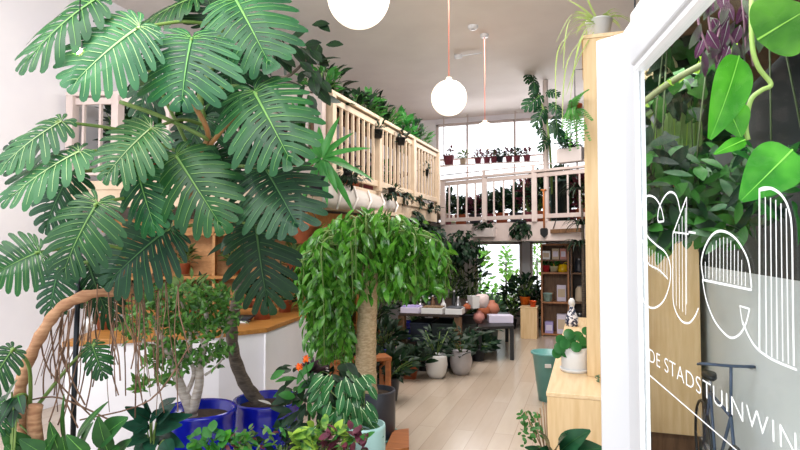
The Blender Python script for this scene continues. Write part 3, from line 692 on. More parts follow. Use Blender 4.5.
# ---------------------------------------------------------------- round leaved ficus beside monstera
base = PZ(262, 319, 1.01)
e = thing('rubber_plant', 'rubber plant with oval leaves between the monstera leaves and the cream railing', 'plant', (base.x, base.y, 1.01))
mb = MB(); tr = smooth_path([V((base.x, base.y, 1.2)), P(262, 250, 5.7), P(256, 160, 5.6), P(262, 90, 5.5), P(290, 75, 5.4), P(306, 60, 5.4)], 5)
MB().tube(tr, taper(.03, .012, len(tr)), 8).build('trunk', M_barkd, e)
for i in range(150):
    x, y = ru(205, 322), ru(42, 200)
    if x > 300 and y > 105: continue
    if x < 230 and ru(0, 1) < .4: continue
    p = P(x, y, ru(5.2, 5.75)); d = rv()+V((.3, 0, .1)); mb.leaf(p, d, -FW+UP*.8+rv()*.5, ru(.16, .26), ru(.09, .13), .25, 4, .2, 0, 'oval', 1)
for x, y, dx, dy in [(304, 45, 16, -4), (312, 25, 16, -3), (310, 50, 14, 12), (326, 45, 14, -2), (316, 22, 14, 8), (300, 62, 14, 10), (320, 80, 12, 12), (312, 70, 10, 14), (290, 40, 14, -10), (280, 90, -8, 16), (308, 95, 8, 14)]:
    p = P(x, y, 5.2); mb.leaf(p, P(x+dx, y+dy, 5.15)-p, -FW+UP*.5, .17, .09, .15, 4, .2, 0, 'oval', 1)
mb.build('foliage', [L_dark, L_mid], e)
pot(e, V((base.x, base.y, 1.01)), .12, .22, M_terra)
# long strap leaved plant (bright) at the railing
b0 = P(318, 196, 5.8)
e = thing('dracaena_plant', 'bright green strap-leaved dracaena in front of the cream railing corner', 'plant', (b0.x, b0.y, b0.z))
cc = P(322, 158, 5.8); mb = MB()
for tx_, ty in [(337, 118), (352, 133), (366, 148), (372, 178), (344, 196), (352, 208), (300, 150), (296, 175), (312, 195), (326, 200), (318, 126), (306, 135), (335, 190), (345, 165), (300, 205)]:
    t_ = P(tx_, ty, 5.8+ru(-.15, .1)); d = t_-cc; mb.leaf(cc, d+UP*.06, -FW+UP*.9, d.length*1.1, .09, .18, 6, .3, 0, 'strap', 1)
mb.build('foliage', [leafmat('dracaena green', '#4d9a4a', '#3c8542'), L_ficr], e)
MB().tube(smooth_path([b0+UP*.2, mix(b0+UP*.2, cc, .5), cc], 4), taper(.02, .015, 9), 8).build('stem', M_barkp, e)
pot(e, b0, .11, .2, M_char)

# ================================================================ JADE TREE in blue pot
pb1 = P(199, 414, 3.9); c0 = V((pb1.x, pb1.y, 0)); zr = P(199, 412, 3.9).z
jt_ = thing('jade_tree', 'jade tree with pale forked trunk in a glossy blue pot', 'plant', c0)
pot(jt_, c0, .25, zr+.03, M_blue, 'belly')
tb_ = P(192, 425, 3.9)
tb_.z = zr-.06
ju = MB()
def J(x, y, d=3.88): return P(x, y, d)
br = [[tb_, J(190, 408), J(180, 385), J(172, 360), J(160, 335), J(150, 315)], [J(192, 412), J(199, 385), J(200, 360), J(207, 335), J(205, 300)],
      [J(200, 368), J(216, 350), J(224, 330)], [J(176, 372), J(190, 350), J(188, 318)], [J(186, 395), J(194, 372), J(184, 350)], [J(166, 345), J(148, 345), J(135, 330)], [J(204, 345), J(190, 322), J(180, 300)], [J(205, 375), J(215, 368), J(222, 360)]]
rad_ = [(.045, .015), (.038, .013), (.018, .007), (.022, .008), (.018, .01), (.016, .007), (.014, .006), (.01, .005)]
for q, (ra, rb2) in zip(br, rad_):
    s_ = smooth_path(q, 5); ju.tube(s_, taper(ra, rb2, len(s_)), 10)
ju.build('trunk', M_barkp, jt_)
mb = MB()
cl = [(150, 315, 20), (135, 330, 14), (165, 300, 18), (188, 300, 20), (210, 298, 18), (224, 322, 16), (200, 330, 18), (178, 335, 18), (185, 360, 15), (206, 358, 14), (160, 350, 13), (222, 352, 10), (168, 378, 10), (148, 292, 12), (228, 300, 12), (155, 362, 10), (205, 318, 16), (140, 385, 8), (176, 318, 14)]
for x, y, r in cl:
    for k in range(int(r*5)):
        a = ru(0, 6.28); q = r*math.sqrt(ru(0, 1)); p = J(x+q*math.cos(a)*1.15, y+q*math.sin(a)*.8, 3.88+ru(-.12, .12))
        mb.leaf(p, rv()+V((0, 0, .5)), -FW+UP+rv()*.6, ru(.045, .075), ru(.02, .03), .1, 3, .35, 0, 'oval')
mb.build('foliage', [L_jade], jt_)
# ================================================================ second blue pot, curved trunk
pb2 = P(268, 402, 4.4); c0 = V((pb2.x, pb2.y, 0)); zr = pb2.z
e = thing('leaning_tree', 'bare dark curved trunk leaning out of a wide cobalt blue pot', 'plant', c0)
pot(e, c0, .265, zr+.03, M_blue, 'belly')
s_ = smooth_path([V((P(262, 405, 4.4).x, P(262, 405, 4.4).y, zr-.05)), P(256, 399, 4.4), P(244, 382, 4.38), P(234, 355, 4.35), P(232, 330, 4.32), P(235, 308, 4.3), P(246, 270, 4.2), P(252, 240, 4.1)], 6)
MB().tube(s_, [.056-.022*i/len(s_)+.003*math.sin(i*1.7) for i in range(len(s_))], 14).build('trunk', M_barkd, e)
mb = MB(); bush(mb, P(252, 228, 4.15), (.35, .3, .25), 50, .2, .06, 0, .3, 'strap', None, 5, .3); mb.build('foliage', [L_mond], e)
o = MB().leaf(P(258, 400, 4.2), P(276, 404, 4.15)-P(258, 400, 4.2), UP, .12, .05, .1, 4, .1).build('plant_tag', M_white, e)

# ================================================================ WEEPING FIG
pf = P(375, 438, 5.3); c0 = V((pf.x, pf.y, 0))
fg = thing('weeping_fig', 'weeping fig tree with dense drooping bright green crown in a charcoal pot', 'tree', c0+V((0, 0, .03)))
zr = P(375, 392, 5.3).z
MB().lathe(c0, [(.001, .0), (.20, 0), (.25, .035), (.235, .035), (.19, .012), (.001, .012)], 28).build('saucer', M_teal, fg)
pot(fg, c0+V((0, 0, .02)), .195, zr, M_char, 'straight')
tt_ = smooth_path([V((c0.x-.03, c0.y, zr-.06)), P(367, 395, 5.3), P(366, 350, 5.3), P(368, 300, 5.3), P(370, 262, 5.3)], 8)
MB().tube(tt_, [(.112-.03*i/len(tt_))*(1+.035*math.sin(i*2.3)) for i in range(len(tt_))], 20).build('trunk', M_barkc, fg)
def bottom(px):
    if px < 306: return ru(280, 325)
    if px < 318: return ru(320, 355)
    if px < 350: return ru(340, 372)
    if px < 388: return ru(270, 304)
    if px < 400: return ru(278, 300)
    return ru(276, 302)
fol = MB(); brm = MB(); cc = P(372, 262, 5.3)
for i in range(230):
    px = ru(300, 449); t = abs(px-374)/76
    dd_ = ru(-1, 1)*math.sqrt(max(.05, 1-t*t))*.62
    ytop = 207+ (t**2.2)*42 + ru(-3, 16)+abs(dd_)*10; yb_ = bottom(px)
    if yb_-ytop < 25: yb_ = ytop+25
    top = P(px, ytop, 5.3+dd_); bot = P(px+ru(-4, 4), yb_, 5.3+dd_)
    if i % 3 == 0:
        m1 = mix(cc, top, .5)+UP*.1; top = top-UP*.05; s_ = smooth_path([cc, m1, top, mix(top, bot, .4), bot], 4); brm.tube(s_, taper(.012, .003, len(s_)), 5)
    L_ = (top-bot).length; n_ = int(L_/(.075 if px > 345 else .085))
    for k in range(n_):
        p = mix(top, bot, k/n_)+V((ru(-.03, .03), ru(-.03, .03), 0)); a = ru(0, 6.28); o_ = V((math.cos(a), math.sin(a), 0))
        fol.leaf(p, o_*.8+V((0, 0, -1))*ru(.3, 1.3)+rv()*.3, o_+UP*.5-FW*.5+rv()*.5, ru(.10, .165), ru(.04, .06), .3, 5, .3, 0 if rnd.random() < .8 else 2, 'oval', 1)
brm.build('branches', M_stemg, fg)
fol.build('foliage', [L_fic, L_ficr, L_brt], fg)

# ================================================================ FOREGROUND SMALL PLANTS (on the bench)
def on_bench(px, d, z=.42): p = P(px, 440, d); return V((p.x, p.y, z))
# flowering calathea group
b0 = on_bench(352, 3.6, .42); b0 = V((P(364, 440, 3.5).x, P(364, 440, 3.5).y, .42))
e = thing('calathea_plant', 'calathea with white-veined leaves in a pale celadon pot beside the charcoal pot', 'plant', V((b0.x, b0.y, 0)))
hp = P(355, 424, 3.5).z
pot(e, V((b0.x, b0.y, 0)), .135, hp, M_palet, 'straight')
mb = MB(); 
for i in range(56):
    x, y = ru(318, 368), ru(372, 428); p = P(x, y, 3.5+ru(-.12, .12)); d = P(x+(x-345)*.6+ru(-6, 6), y+ru(4, 22), 3.4)-p
    mb.leaf(p, d, -FW+UP*.9+rv()*.4, ru(.10, .14), ru(.05, .065), .25, 5, .15, 0, 'oval', 1)
for i in range(9): mb.tube([V((b0.x, b0.y, hp)), P(ru(325, 366), ru(385, 410), 3.5)], .004, 5, 2)
mb.build('foliage', [leafmat('calathea leaf', '#1f4a24', '#2e6530', .35, .15), leafmat('white calathea vein', '#cfdcb6', '#b8cc98'), M_stemg], e)
e = thing('flowering_plant', 'dark-leaved plant with two orange flowers above the glossy calathea leaves', 'plant', V((P(308, 440, 3.75).x, P(308, 440, 3.75).y, 0)))
b0 = V((P(308, 440, 3.75).x, P(308, 440, 3.75).y, 0)); pot(e, b0, .14, .5, M_black, 'taper')
mb = MB()
for i in range(110):
    x, y = ru(284, 352), ru(362, 425); p = P(x, y, 3.75+ru(-.15, .1)); d = P(x+(x-318)*.7+ru(-8, 8), y+ru(-6, 20), 3.6)-p
    mb.leaf(p, d, -FW*.8+UP*.9+rv()*.4, ru(.10, .15), ru(.04, .06), .25, 5, .2, 0 if rnd.random() < .75 else 1, 'oval')
for k in range(24):
    a = k*2.4; c1 = P(306+14*math.cos(a)+8, 368+7*math.sin(a), 3.7); mb.leaf(P(312, 374, 3.72), c1-P(312, 376, 3.72)+UP*.02, UP-FW*.4, ru(.08, .13), .035, .2, 4, .2, 2, 'oval')
for (x, y) in ((299, 367), (306, 359)): mb.tube([P(310, 390, 3.72), P(x, y+4, 3.4)], .004, 5, 1)
mb.tube([b0+V((0, 0, .46)), P(310, 400, 3.75)], .01, 6, 1)
mb.build('foliage', [L_dark, L_mid, L_plum], e)
for (x, y) in ((299, 367), (306, 359)):
    mb = MB(); c1 = P(x, y, 3.4)
    for k in range(26): d = rv(); mb.leaf(c1, d+UP*.3, UP+d, .028, .016, .1, 3, .2)
    mb.sphere(c1, .016, seg=10); mb.build('flower', M_orange, e)
# row of low plants along the bottom
low = [('succulent_plant', 'green and red leaved succulent at the bottom below the leaning trunk', 250, 3.3, L_olive, 428, 450, 24, .05, .022, L_red),
       ('croton_plant', 'yellow-splashed croton at the bottom left of the celadon pot', 322, 3.25, leafmat('croton leaf', '#7f9c3a', '#31612b', .35, .2, 30), 424, 452, 22, .10, .045, L_yel),
       ('coleus_plant', 'dark red and green leaved coleus at the bottom edge before the calathea', 345, 3.2, L_red, 428, 452, 18, .08, .04, L_mid),
       ('pothos_plant', 'round-leaved glossy pothos at the bottom in front of the two blue pots', 218, 3.3, L_mid, 428, 452, 26, .07, .055, L_brt),
       ('ficus_plant', 'small dense dark-leaved plant at the bottom under the second blue pot', 284, 3.35, L_dark, 425, 450, 26, .08, .035, L_mid)]
for nm, lab, px, d, lmt, y0_, y1_, hw, L_, W_, l2 in low:
    b0 = on_bench(px, d); e = thing(nm, lab, 'plant', b0); zt_ = P(px, 452, d).z
    pot(e, b0, .08, max(.1, zt_-.46), M_terra, 'taper'); mb = MB()
    for i in range(70):
        x = px+ru(-hw, hw); y = ru(y0_, y1_)+abs(x-px)*.25; p = P(x, y, d+ru(-.12, .12)); dr = P(x+(x-px)*.6+ru(-8, 8), y-ru(-8, 14), d-.05)-p
        mb.leaf(p, dr, -FW*.5+UP+rv()*.5, L_*ru(.7, 1.2), W_*ru(.8, 1.2), .2, 4, .2, 0 if i % 4 else 1, 'oval')
    for i in range(6): mb.tube([b0+V((0, 0, .1)), P(px+ru(-10, 10), 445, d)], .005, 5, 2)
    mb.build('foliage', [lmt, l2, M_stemg], e)
# dark broad leaves left of the jade pot
def broad(nm, lab, px, d, pts, mats, W_, n=24, potm=M_char, ph=.42, pr=.14, cc0=None, seg=5):
    b0 = P(px, 440, d); b0.z = 0; e = thing(nm, lab, 'plant', b0); pot(e, b0, pr, ph, potm); mb = MB()
    for x, y, tx2, ty2, w2 in pts:
        p = P(x, y, d+ru(-.08, .08)); q = P(tx2, ty2, d-.12); mb.leaf(p, q-p, -FW+UP*.7+rv()*.15, (q-p).length*1.02, w2*d/F, .12, 7, .18, 0, 'heart', 1)
        mb.tube(smooth_path([b0+V((0, 0, ph*.9)), mix(b0+V((0, 0, ph)), p, .6)+UP*.03, p], 4), .005, 5, 2)
    mb.build('foliage', mats+[M_stemg], e); return e
broad('rubber_plant', 'dark glossy broad-leaved plant at the bottom left of the jade tree pot', 152, 3.5,
      [(150, 420, 128, 408, 14), (152, 415, 143, 403, 12), (156, 422, 172, 404, 14), (158, 412, 171, 398, 13), (150, 428, 122, 424, 15), (154, 430, 178, 424, 15), (156, 425, 186, 414, 14), (148, 435, 128, 444, 16), (152, 436, 150, 452, 16), (158, 436, 180, 444, 16), (145, 440, 136, 458, 14), (164, 440, 172, 456, 15), (150, 420, 160, 410, 12), (146, 424, 134, 432, 13)],
      [leafmat('black green leaf', '#17382b', '#22503a', .25, .1), L_dark], 14)
broad('philodendron_plant', 'broad pale-ribbed philodendron leaves along the bottom left corner', 95, 2.9,
      [(100, 440, 122, 418, 26), (108, 450, 96, 420, 22), (88, 456, 66, 436, 16), (60, 452, 48, 425, 14), (80, 455, 84, 424, 16), (50, 458, 20, 440, 20), (30, 452, 2, 432, 22), (20, 462, 6, 446, 20), (70, 462, 60, 440, 16), (112, 462, 124, 440, 18), (40, 462, 50, 436, 16), (76, 440, 98, 402, 11), (66, 446, 56, 400, 8), (92, 462, 112, 446, 20), (4, 410, 8, 380, 12), (20, 425, 12, 404, 14)],
      [leafmat('philodendron leaf', '#1f4c24', '#2f6428', .35, .2), L_ficr], 20)
broad('philodendron_plant', 'small dark hanging leaves by the white wall below the left trunk', 12, 2.8,
      [(14, 398, 2, 414, 16), (16, 400, 10, 424, 14), (10, 405, -4, 424, 14), (18, 396, 22, 412, 12), (12, 392, 0, 398, 12)], [L_dark, L_mid], 12)

# ================================================================ RIGHT SIDE FOREGROUND
# pilea on the bench
b0 = PZ(575, 371, bt); b0.z = bt
e = thing('pilea_plant', 'round-leaved pilea in a white pot with saucer on the plywood bench', 'plant', b0)
MB().lathe(b0, [(.001, 0), (.11, 0), (.125, .03), (.115, .03), (.1, .012), (.001, .012)], 28).build('saucer', M_white, e)
pot(e, b0+V((0, 0, .012)), .112, .19, M_white, 'straight')
mb = MB(); dP = (b0-CL).dot(FW)
top = b0+V((0, 0, .19))
for i, (x, y, r) in enumerate([(560, 348, 6), (566, 352, 6), (583, 352, 7), (593, 348, 6), (583, 341, 5), (572, 343, 5), (561, 340, 5), (591, 337, 5), (578, 336, 5), (569, 334, 5), (586, 331, 4), (595, 355, 6), (557, 353, 5), (576, 347, 5), (565, 344, 5), (588, 344, 5)]):
    p = P(x, y, dP-.08+ru(-.1, .1)); nr = (-FW+UP*.5+rv()*.35).normalized(); a, b_ = orth(nr); R_ = r*dP/F*(1 if r > 5 else 1.1)
    vv = [p+nr*.008]+[p+(a*math.cos(t*math.pi/8)+b_*math.sin(t*math.pi/8))*R_ for t in range(16)]
    mb.add(vv, [(0, k+1, (k+1) % 16+1) for k in range(16)], 0)
    mb.tube(smooth_path([top, mix(top, p, .5)+UP*.03, p], 3), .0025, 5, 1)
mb.tube([top-UP*.03, top+UP*.12], .008, 6, 1)
mb.build('foliage', [leafmat('pilea leaf', '#235c28', '#347234', .3, .2), M_stemg], e)
# blue & white patterned bottle on rear part of the bench
bq = PZ(572, 326, bt); b0 = V((bq.x, bq.y, bt))
M_pat = mat('white china with blue blotches', '#eceaf0', .3, '#26304f', 28, sharp=.12)
e = thing('vase', 'white bottle vase with dark blue pattern behind the round-leaved plant', 'vase', b0)
MB().lathe(b0, [(.001, 0), (.07, 0), (.085, .04), (.08, .12), (.05, .19), (.032, .24), (.032, .27)], 24).build('body', M_pat, e)
MB().lathe(b0+V((0, 0, .27)), [(.032, 0), (.045, .03), (.04, .07), (.015, .1), (.001, .1)], 20).build('stopper', M_white, e)
# small leaf sprig on the bench edge
b0 = PZ(600, 382, bt); b0.z = bt
e = thing('trailing_sprig', 'tiny trailing grey-green sprig on the bench beside the door jamb', 'plant', b0)
mb = MB()
for k in range(9): p = P(594+ru(0, 10), 372+ru(0, 10), (b0-CL).dot(FW)-.03); mb.leaf(p, rv(), -FW+UP, .035, .014, .1, 3, .2)
mb.tube([b0+V((0, 0, .01)), P(597, 376, (b0-CL).dot(FW))], .003, 5, 1); mb.build('foliage', [L_sage, M_stemg], e)
# teal planter on floor
b0 = PZ(549, 400, 0)
e = thing('planter', 'tall teal bucket planter with slot handle on the floor behind the plywood bench', 'planter', b0)
dT = (b0-CL).dot(FW); b0.z = 0; hT = P(549, 352, dT).z
MB().lathe(b0, [(.001, 0), (.12, 0), (.185, hT-.03), (.205, hT-.02), (.205, hT), (.18, hT), (.16, hT-.15), (.001, hT-.15)], 32).build('body', M_teal, e)
MB().lathe(b0+V((0, 0, hT-.14)), [(.165, 0), (.001, .02)], 20).build('soil', M_soil, e)
MB().obox(P(548, 366, dT-.2), RT*.035, FW*.01, UP*.02).build('label_tag', M_white, e, smooth=False)
# plant at the bottom before the bench
d = 3.4; b0 = P(560, 450, d); b0.z = 0
e = thing('peperomia_plant', 'peperomia with large dark round leaves at the bottom before the plywood bench', 'plant', b0)
hh_ = P(560, 462, d).z; pot(e, b0, .14, hh_, M_terra); mb = MB()
for x, y, tx2, ty2, w2 in [(560, 452, 585, 428, 26), (566, 456, 600, 444, 28), (556, 452, 562, 430, 20), (550, 456, 548, 432, 16), (546, 458, 530, 444, 14), (570, 460, 596, 456, 20), (556, 458, 545, 446, 16)]:
    p = P(x, y, d); q = P(tx2, ty2, d-.1); mb.leaf(p, q-p, -FW*.7+UP+rv()*.1, (q-p).length, w2*d/F, .2, 7, .2, 0, 'heart', 1)
    mb.tube([b0+V((0, 0, hh_)), p], .006, 5, 2)
for k in range(60):
    x = ru(521, 540); y = ru(414, 448); p = P(x, y, d+ru(-.05, .1)); mb.leaf(p, rv()+UP*.4, -FW+UP+rv()*.5, ru(.03, .05), ru(.018, .028), .1, 3, .2, 3, 'oval')
for x, y in ((543, 402), (540, 408), (546, 405), (537, 412), (525, 412), (534, 416)): mb.tube([P(545+ru(-3, 5), 462, d), P(x, y, d)], .004, 5, 4)
mb.build('foliage', [leafmat('dark round leaf', '#1e4a35', '#28583c', .22, .1), L_mid, M_stemg, L_mid, mat('dry stick', '#8d6f52', .8)], e)
# white pots on the floor
for px, col, lab in ((436.5, M_white, 'white round pot with leafy green plant on the floor in front of the table'), (461, M_greyc, 'pale grey round pot with leafy plant on the floor, right of the white pot')):
    b0 = PZ(px, 377.5, 0) if col is M_white else PZ(px, 374, 0); d = (b0-CL).dot(FW); b0.z = 0
    e = thing('potted_plant', lab, 'plant', b0)
    r_ = 11.3*d/F; h_ = 23*d/F
    pot(e, b0, r_, h_, col, 'round'); mb = MB()
    for k in range(70):
        x = px+rnd.gauss(0, 12); y = ru(328, 358); p = P(x, y, d+ru(-.25, .2)); mb.leaf(p, V((x-px, ru(-8, 8), 0))*.05+rv()*.4+UP*.5, UP-FW*.4+rv()*.3, ru(.10, .17), ru(.035, .055), .4, 4, .2, 0, 'oval')
    for k in range(8): mb.tube([b0+UP*h_*.9, P(px+ru(-14, 14), ru(325, 345), d+ru(-.15, .15))], .006, 5, 2)
    mb.build('foliage', [L_dark, L_mid, M_stemg], e)
# ================================================================ PLANTS ON THE LEFT RAILING AND GALLERY
rl = lambda t, dx=0, z=0: V((B.x+(Cc.x-B.x)*t+dx, B.y+.08+(Cc.y-B.y-.08)*t, z))
# trough shelf just outside the handrail
kinds = [(L_mid, .12, .05, 'oval'), (L_dark, .1, .045, 'oval'), (L_mid, .2, .035, 'strap'), (L_dark, .14, .07, 'heart')]
desc = ['broad bright leaves', 'small dark leaves', 'long strap leaves', 'heart-shaped dark leaves', 'arching narrow leaves', 'fine dense leaves', 'upright glossy leaves', 'floppy mid green leaves', 'tangled stems', 'wide spreading leaves', 'bushy dark foliage', 'thin arching blades']
wh = ['nearest the front corner post', 'second along from the front corner', 'third along from the front corner', 'at the first intermediate post', 'just past the first intermediate post', 'at the middle of the rail', 'just past the middle of the rail', 'before the second post', 'at the second post', 'third from the far end', 'second from the far end', 'at the far end by the windows']
# narrow plank shelf behind the handrail
e = thing('railing_shelf', 'narrow plank shelf behind the cream side railing carrying the row of pots', 'shelf', rl(0, -.22, ZL))
a_, b_ = rl(0, -.2, ZL+.85), rl(1, -.2, ZL+.85)
MB().beam(a_, b_, .24, .03).build('plank', M_bwood, e, smooth=False)
for t in (.03, .35, .66, .97): MB().box(rl(t, -.3, ZL), rl(t, -.26, ZL+.84)+V((0, .04, 0))).build('support', M_bwood, e, smooth=False)
ts = [.04, .1, .17, .25, .33, .41, .5, .59, .68, .77, .87, .96]
for i, t in enumerate(ts):
    lmv, L_, W_, shp = kinds[i % 4]; k = 1.0+.25*math.sin(i*1.7)
    p = rl(t, -.2, ZL+.866)
    plantpot('potted_plant', f'plant with {desc[i]} on the side railing, {wh[i]}', 'plant', p, .09, .17, [M_char, M_steel, M_black, M_terra][i % 4], lmv, L_*1.3*k, W_*1.35*k,
             (.28, .28, .26*k), 90, shp, .14, 'potted plants along the cream side railing', style='strap' if i in (2, 7, 11) else 'bush', seg=4, arch=.9)
# hanging pots on the outside of the side railing
for i, (px, py, d, lab) in enumerate([(401, 145, 8.3, 'small dark hanging pot on the cream balusters, upper one with trailing stems'), (425, 176, 9.7, 'small hanging pot on the balusters low near the far corner'), (378, 138, 7.6, 'pot hung at the cream handrail with spilling leaves, nearest the viewer')]):
    p = P(px, py, d); e = thing('hanging_pot', lab, 'plant', p, 'small pots hung on the cream side railing')
    MB().lathe(p, pot_prof(.07, .11), 16).build('pot', M_black, e); mb = MB(); bush(mb, p+UP*.14, (.12, .12, .14), 30, .09, .04, 0); mb.tube([p+UP*.05, p+UP*.3+V((-.1, 0, 0))], .004, 5, 1)
    mb.build('foliage', [L_dark, M_steel], e)
# trailing plants under the rail bottom
for i, (px, py, d) in enumerate([(348, 172, 6.6), (352, 178, 6.9), (392, 190, 8.0), (404, 195, 8.8), (418, 200, 9.5), (430, 206, 10.0)]):
    p = P(px, py+2, d-.15); e = thing('trailing_plant', ['dark trailing plant at the cream railing foot above the ribbed canopy, left one', 'dark trailing plant at the cream railing foot above the ribbed canopy, right one', 'trailing plant at the railing foot just right of the ribbed canopy', 'trailing plant at the railing foot above the weeping fig crown', 'trailing plant at the railing foot near the second post', 'trailing plant at the railing foot by the far corner'][i], 'plant', p+UP*.03, 'plants trailing from the foot of the cream railing')
    mb = MB(); bush(mb, p, (.22, .16, .1), 55, .09, .045, 0, .4); mb.build('foliage', [L_dark], e)
    MB().lathe(p-UP*.02, pot_prof(.06, .08), 14).build('pot', M_black, e)
M_redb = wood('red brown timber', '#6b3a2c', '#4a2a22', .6)
# plants standing on the left gallery behind the front railing
labs = ['terracotta potted palm behind the monstera, left end of the gallery', 'dark bushy plant on the gallery left of the middle', 'dark bushy plant on the gallery behind the biggest leaves', 'dark plant on the gallery behind the orange brown shoots', 'tall plant on the gallery behind the rubber plant', 'leafy plant on the gallery by the corner post']
for i, px in enumerate((88, 125, 165, 205, 250, 300)):
    p = P(px, 180, 7.0+.1*i); p.z = ZL; p.x = max(p.x, XL+.5)
    plantpot('potted_plant', labs[i], 'plant', p, .16, .3, M_terra, [L_dark, L_mid][i % 2], .26, .1, (.33, .3, .48), 170, 'oval', .4, 'plants on the left gallery', seg=4)
w0 = P(66, 150, 8.3); w1 = P(318, 150, 8.6); w0.x = max(w0.x, XL+.3); w0.z = w1.z = ZL
wdv = (w1-w0).normalized(); wn = V((-wdv.y, wdv.x, 0)); wl_ = (w1-w0).length
e = thing('storage_cabinet', 'long dark blue cabinet on the left gallery behind the plants and the big monstera', 'cabinet', (w0+w1)/2)
M_navy = mat('dark navy paint', '#242d3c', .6)
MB().obox((w0+w1)/2+wn*.2+UP*.55, wdv*wl_/2, wn*.2, UP*.55).build('body', M_navy, e, smooth=False)
for i in range(5): dr_ = MB().obox(mix(w0, w1, (i+.5)/5)-wn*.01+UP*.55, wdv*wl_/5*.46, wn*.012, UP*.5).build('door', [M_navy, M_redb, M_navy, mat('slate door', '#3a4552', .6), M_redb][i], e, smooth=False, bevel=.004); MB().sphere(mix(w0, w1, (i+.85)/5)-wn*.035+UP*.6, .02, seg=8).build('knob', M_silver, dr_)
# plants on the side gallery seen between balusters
for i, t in enumerate((.08, .22, .36, .5, .64, .78, .92)):
    p = rl(t, -.75, ZL)
    plantpot('potted_plant', 'potted plant seen between cream balusters, ' + ['nearest the front corner', 'second from the front', 'third from the front', 'in the middle', 'just beyond the middle', 'second from the far end', 'nearest the far corner'][i], 'plant', p, .15, .26, [M_terra, M_pink, M_white][i % 3], [L_red, L_dark, L_mid][i % 3], .16, .07, (.26, .26, .3), 55, 'oval', .25, 'plants on the side gallery', seg=3)
M_redb = wood('red brown timber', '#6b3a2c', '#4a2a22', .6)
e = thing('storage_shelving', 'tall red-brown shelving on the left gallery behind the balusters', 'shelf', (XL+1.2, 10, ZL))
MB().box((XL+1.0, 8.4, ZL), (XL+1.25, 11.6, ZL+1.3)).build('body', M_redb, e, smooth=False)
for z in (.4, .8, 1.25): MB().box((XL+1.25, 8.4, ZL+z), (XL+1.35, 11.6, ZL+z+.03)).build('shelf', M_redb, e, smooth=False)
# ribbed awning/console under the side railing
ra = P(326, 200, 6.3); rb3 = P(392, 214, 8.0)
e = thing('canopy', 'ribbed translucent white canopy under the cream railing, above the fig tree', 'canopy', (ra.x, ra.y, ra.z))
ps = [(P(316, 172, 6.2), P(322, 206, 5.9)), (P(335, 182, 6.5), P(336, 209, 6.2)), (P(353, 188, 6.9), P(352, 210, 6.6)), (P(367, 192, 7.3), P(366, 211, 7.0)), (P(380, 195, 7.8), P(380, 211.5, 7.5)), (P(393, 199, 8.3), P(394, 213, 8.0))]
mb = MB(); n = 5; vv = []
for (a, b_) in ps:
    for k in range(n): t = k/(n-1); vv.append(mix(a, b_, t)+(-FW*.0+V((.06, 0, 0)))*math.sin(t*math.pi)*.8)
ff = [(i*n+k, i*n+k+1, (i+1)*n+k+1, (i+1)*n+k) for i in range(len(ps)-1) for k in range(n-1)]
mb.add(vv, ff); mb.build('cover', mat('translucent ribbed plastic', '#b4aca4', .5), e, thick=.01)
for (a, b_) in ps: MB().tube([a+V((.02, -.01, .01)), mix(a, b_, .5)+V((.07, -.01, 0)), b_+V((.02, -.01, 0))], .014, 8).build('rib', mat('white rib', '#e2dcd6', .5), e)
MB().beam(P(300, 205, 5.9), P(402, 215, 8.1), .06, .05).build('gutter', M_rail, e, smooth=False)
# warm timber box below it
e = thing('timber_valance', 'warm orange timber board below the ribbed canopy', 'board', P(340, 225, 6.2))
MB().beam(P(306, 222, 6.1), P(400, 226, 8.0), .05, .22).build('board', M_oak, e, smooth=False)
MB().beam(P(306, 222, 6.1)+V((0, -.03, .12)), P(400, 226, 8.0)+V((0, -.03, .12)), .03, .03).build('top_strip', M_dwood, e, smooth=False)
e = thing('terracotta_pot', 'empty terracotta pot beneath the timber board above the counter', 'pot', P(306, 243, 5.7))
pz = P(306, 243, 5.7); MB().lathe(pz, [(.001, 0), (.10, 0), (.14, .16), (.15, .16), (.15, .21), (.13, .21), (.12, .1), (.001, .1)], 24).build('body', M_terra, e)
MB().tube([pz+V((.14, 0, .2)), pz+V((0, 0, .45)), pz+V((-.14, 0, .2))], .004, 5).build('hanger', M_black, e)
MB().tube([pz+V((0, 0, .45)), V((pz.x, pz.y, ZL-.1))], .004, 5).build('hanging_cord', M_black, e)
# warm wooden hutch on the back of the counter
h0 = P(118, 260, 6.6); h1 = P(322, 260, 7.1); h0.z = h1.z = 1.01
h0.x = max(h0.x, XL+.1); hd = (h1-h0).normalized(); hn = V((-hd.y, hd.x, 0)); hl = (h1-h0).length
e = thing('wooden_hutch', 'warm orange wooden hutch with open compartments on the counter below the gallery', 'hutch', (h0+h1)/2)
M_hut = wood('honey wood', '#c9935a', '#b57f48', .5)
MB().obox((h0+h1)/2+hn*.28+UP*.48, hd*hl/2, hn*.012, UP*.48).build('back_panel', M_hut, e, smooth=False)
for t in (0, .2, .45, .7, 1): MB().obox(mix(h0, h1, t)+hn*.14+UP*.48, hd*.015, hn*.14, UP*.48).build('divider', M_hut, e, smooth=False)
for z in (.02, .42, .95): MB().obox((h0+h1)/2+hn*.14+UP*z, hd*hl/2, hn*.15, UP*.02).build('shelf', M_oak, e, smooth=False)
for i, t in enumerate((.1, .3, .37, .55, .63, .85)):
    p = mix(h0, h1, t)+hn*.1+UP*(.46 if i % 2 else .05)
    plantpot('potted_plant', ['dark plant low in the left compartment of the hutch', 'vine in the upper second compartment of the hutch', 'dark plant low in the second compartment of the hutch', 'vine in the upper third compartment of the hutch', 'dark plant low in the third compartment of the hutch', 'vine in the upper right compartment of the hutch'][i], 'plant', p, .08, .13, M_terra, [L_dark, L_olive][i % 2], .12, .045, (.2, .1, .16), 60, 'oval', .1, 'plants in the wooden hutch')
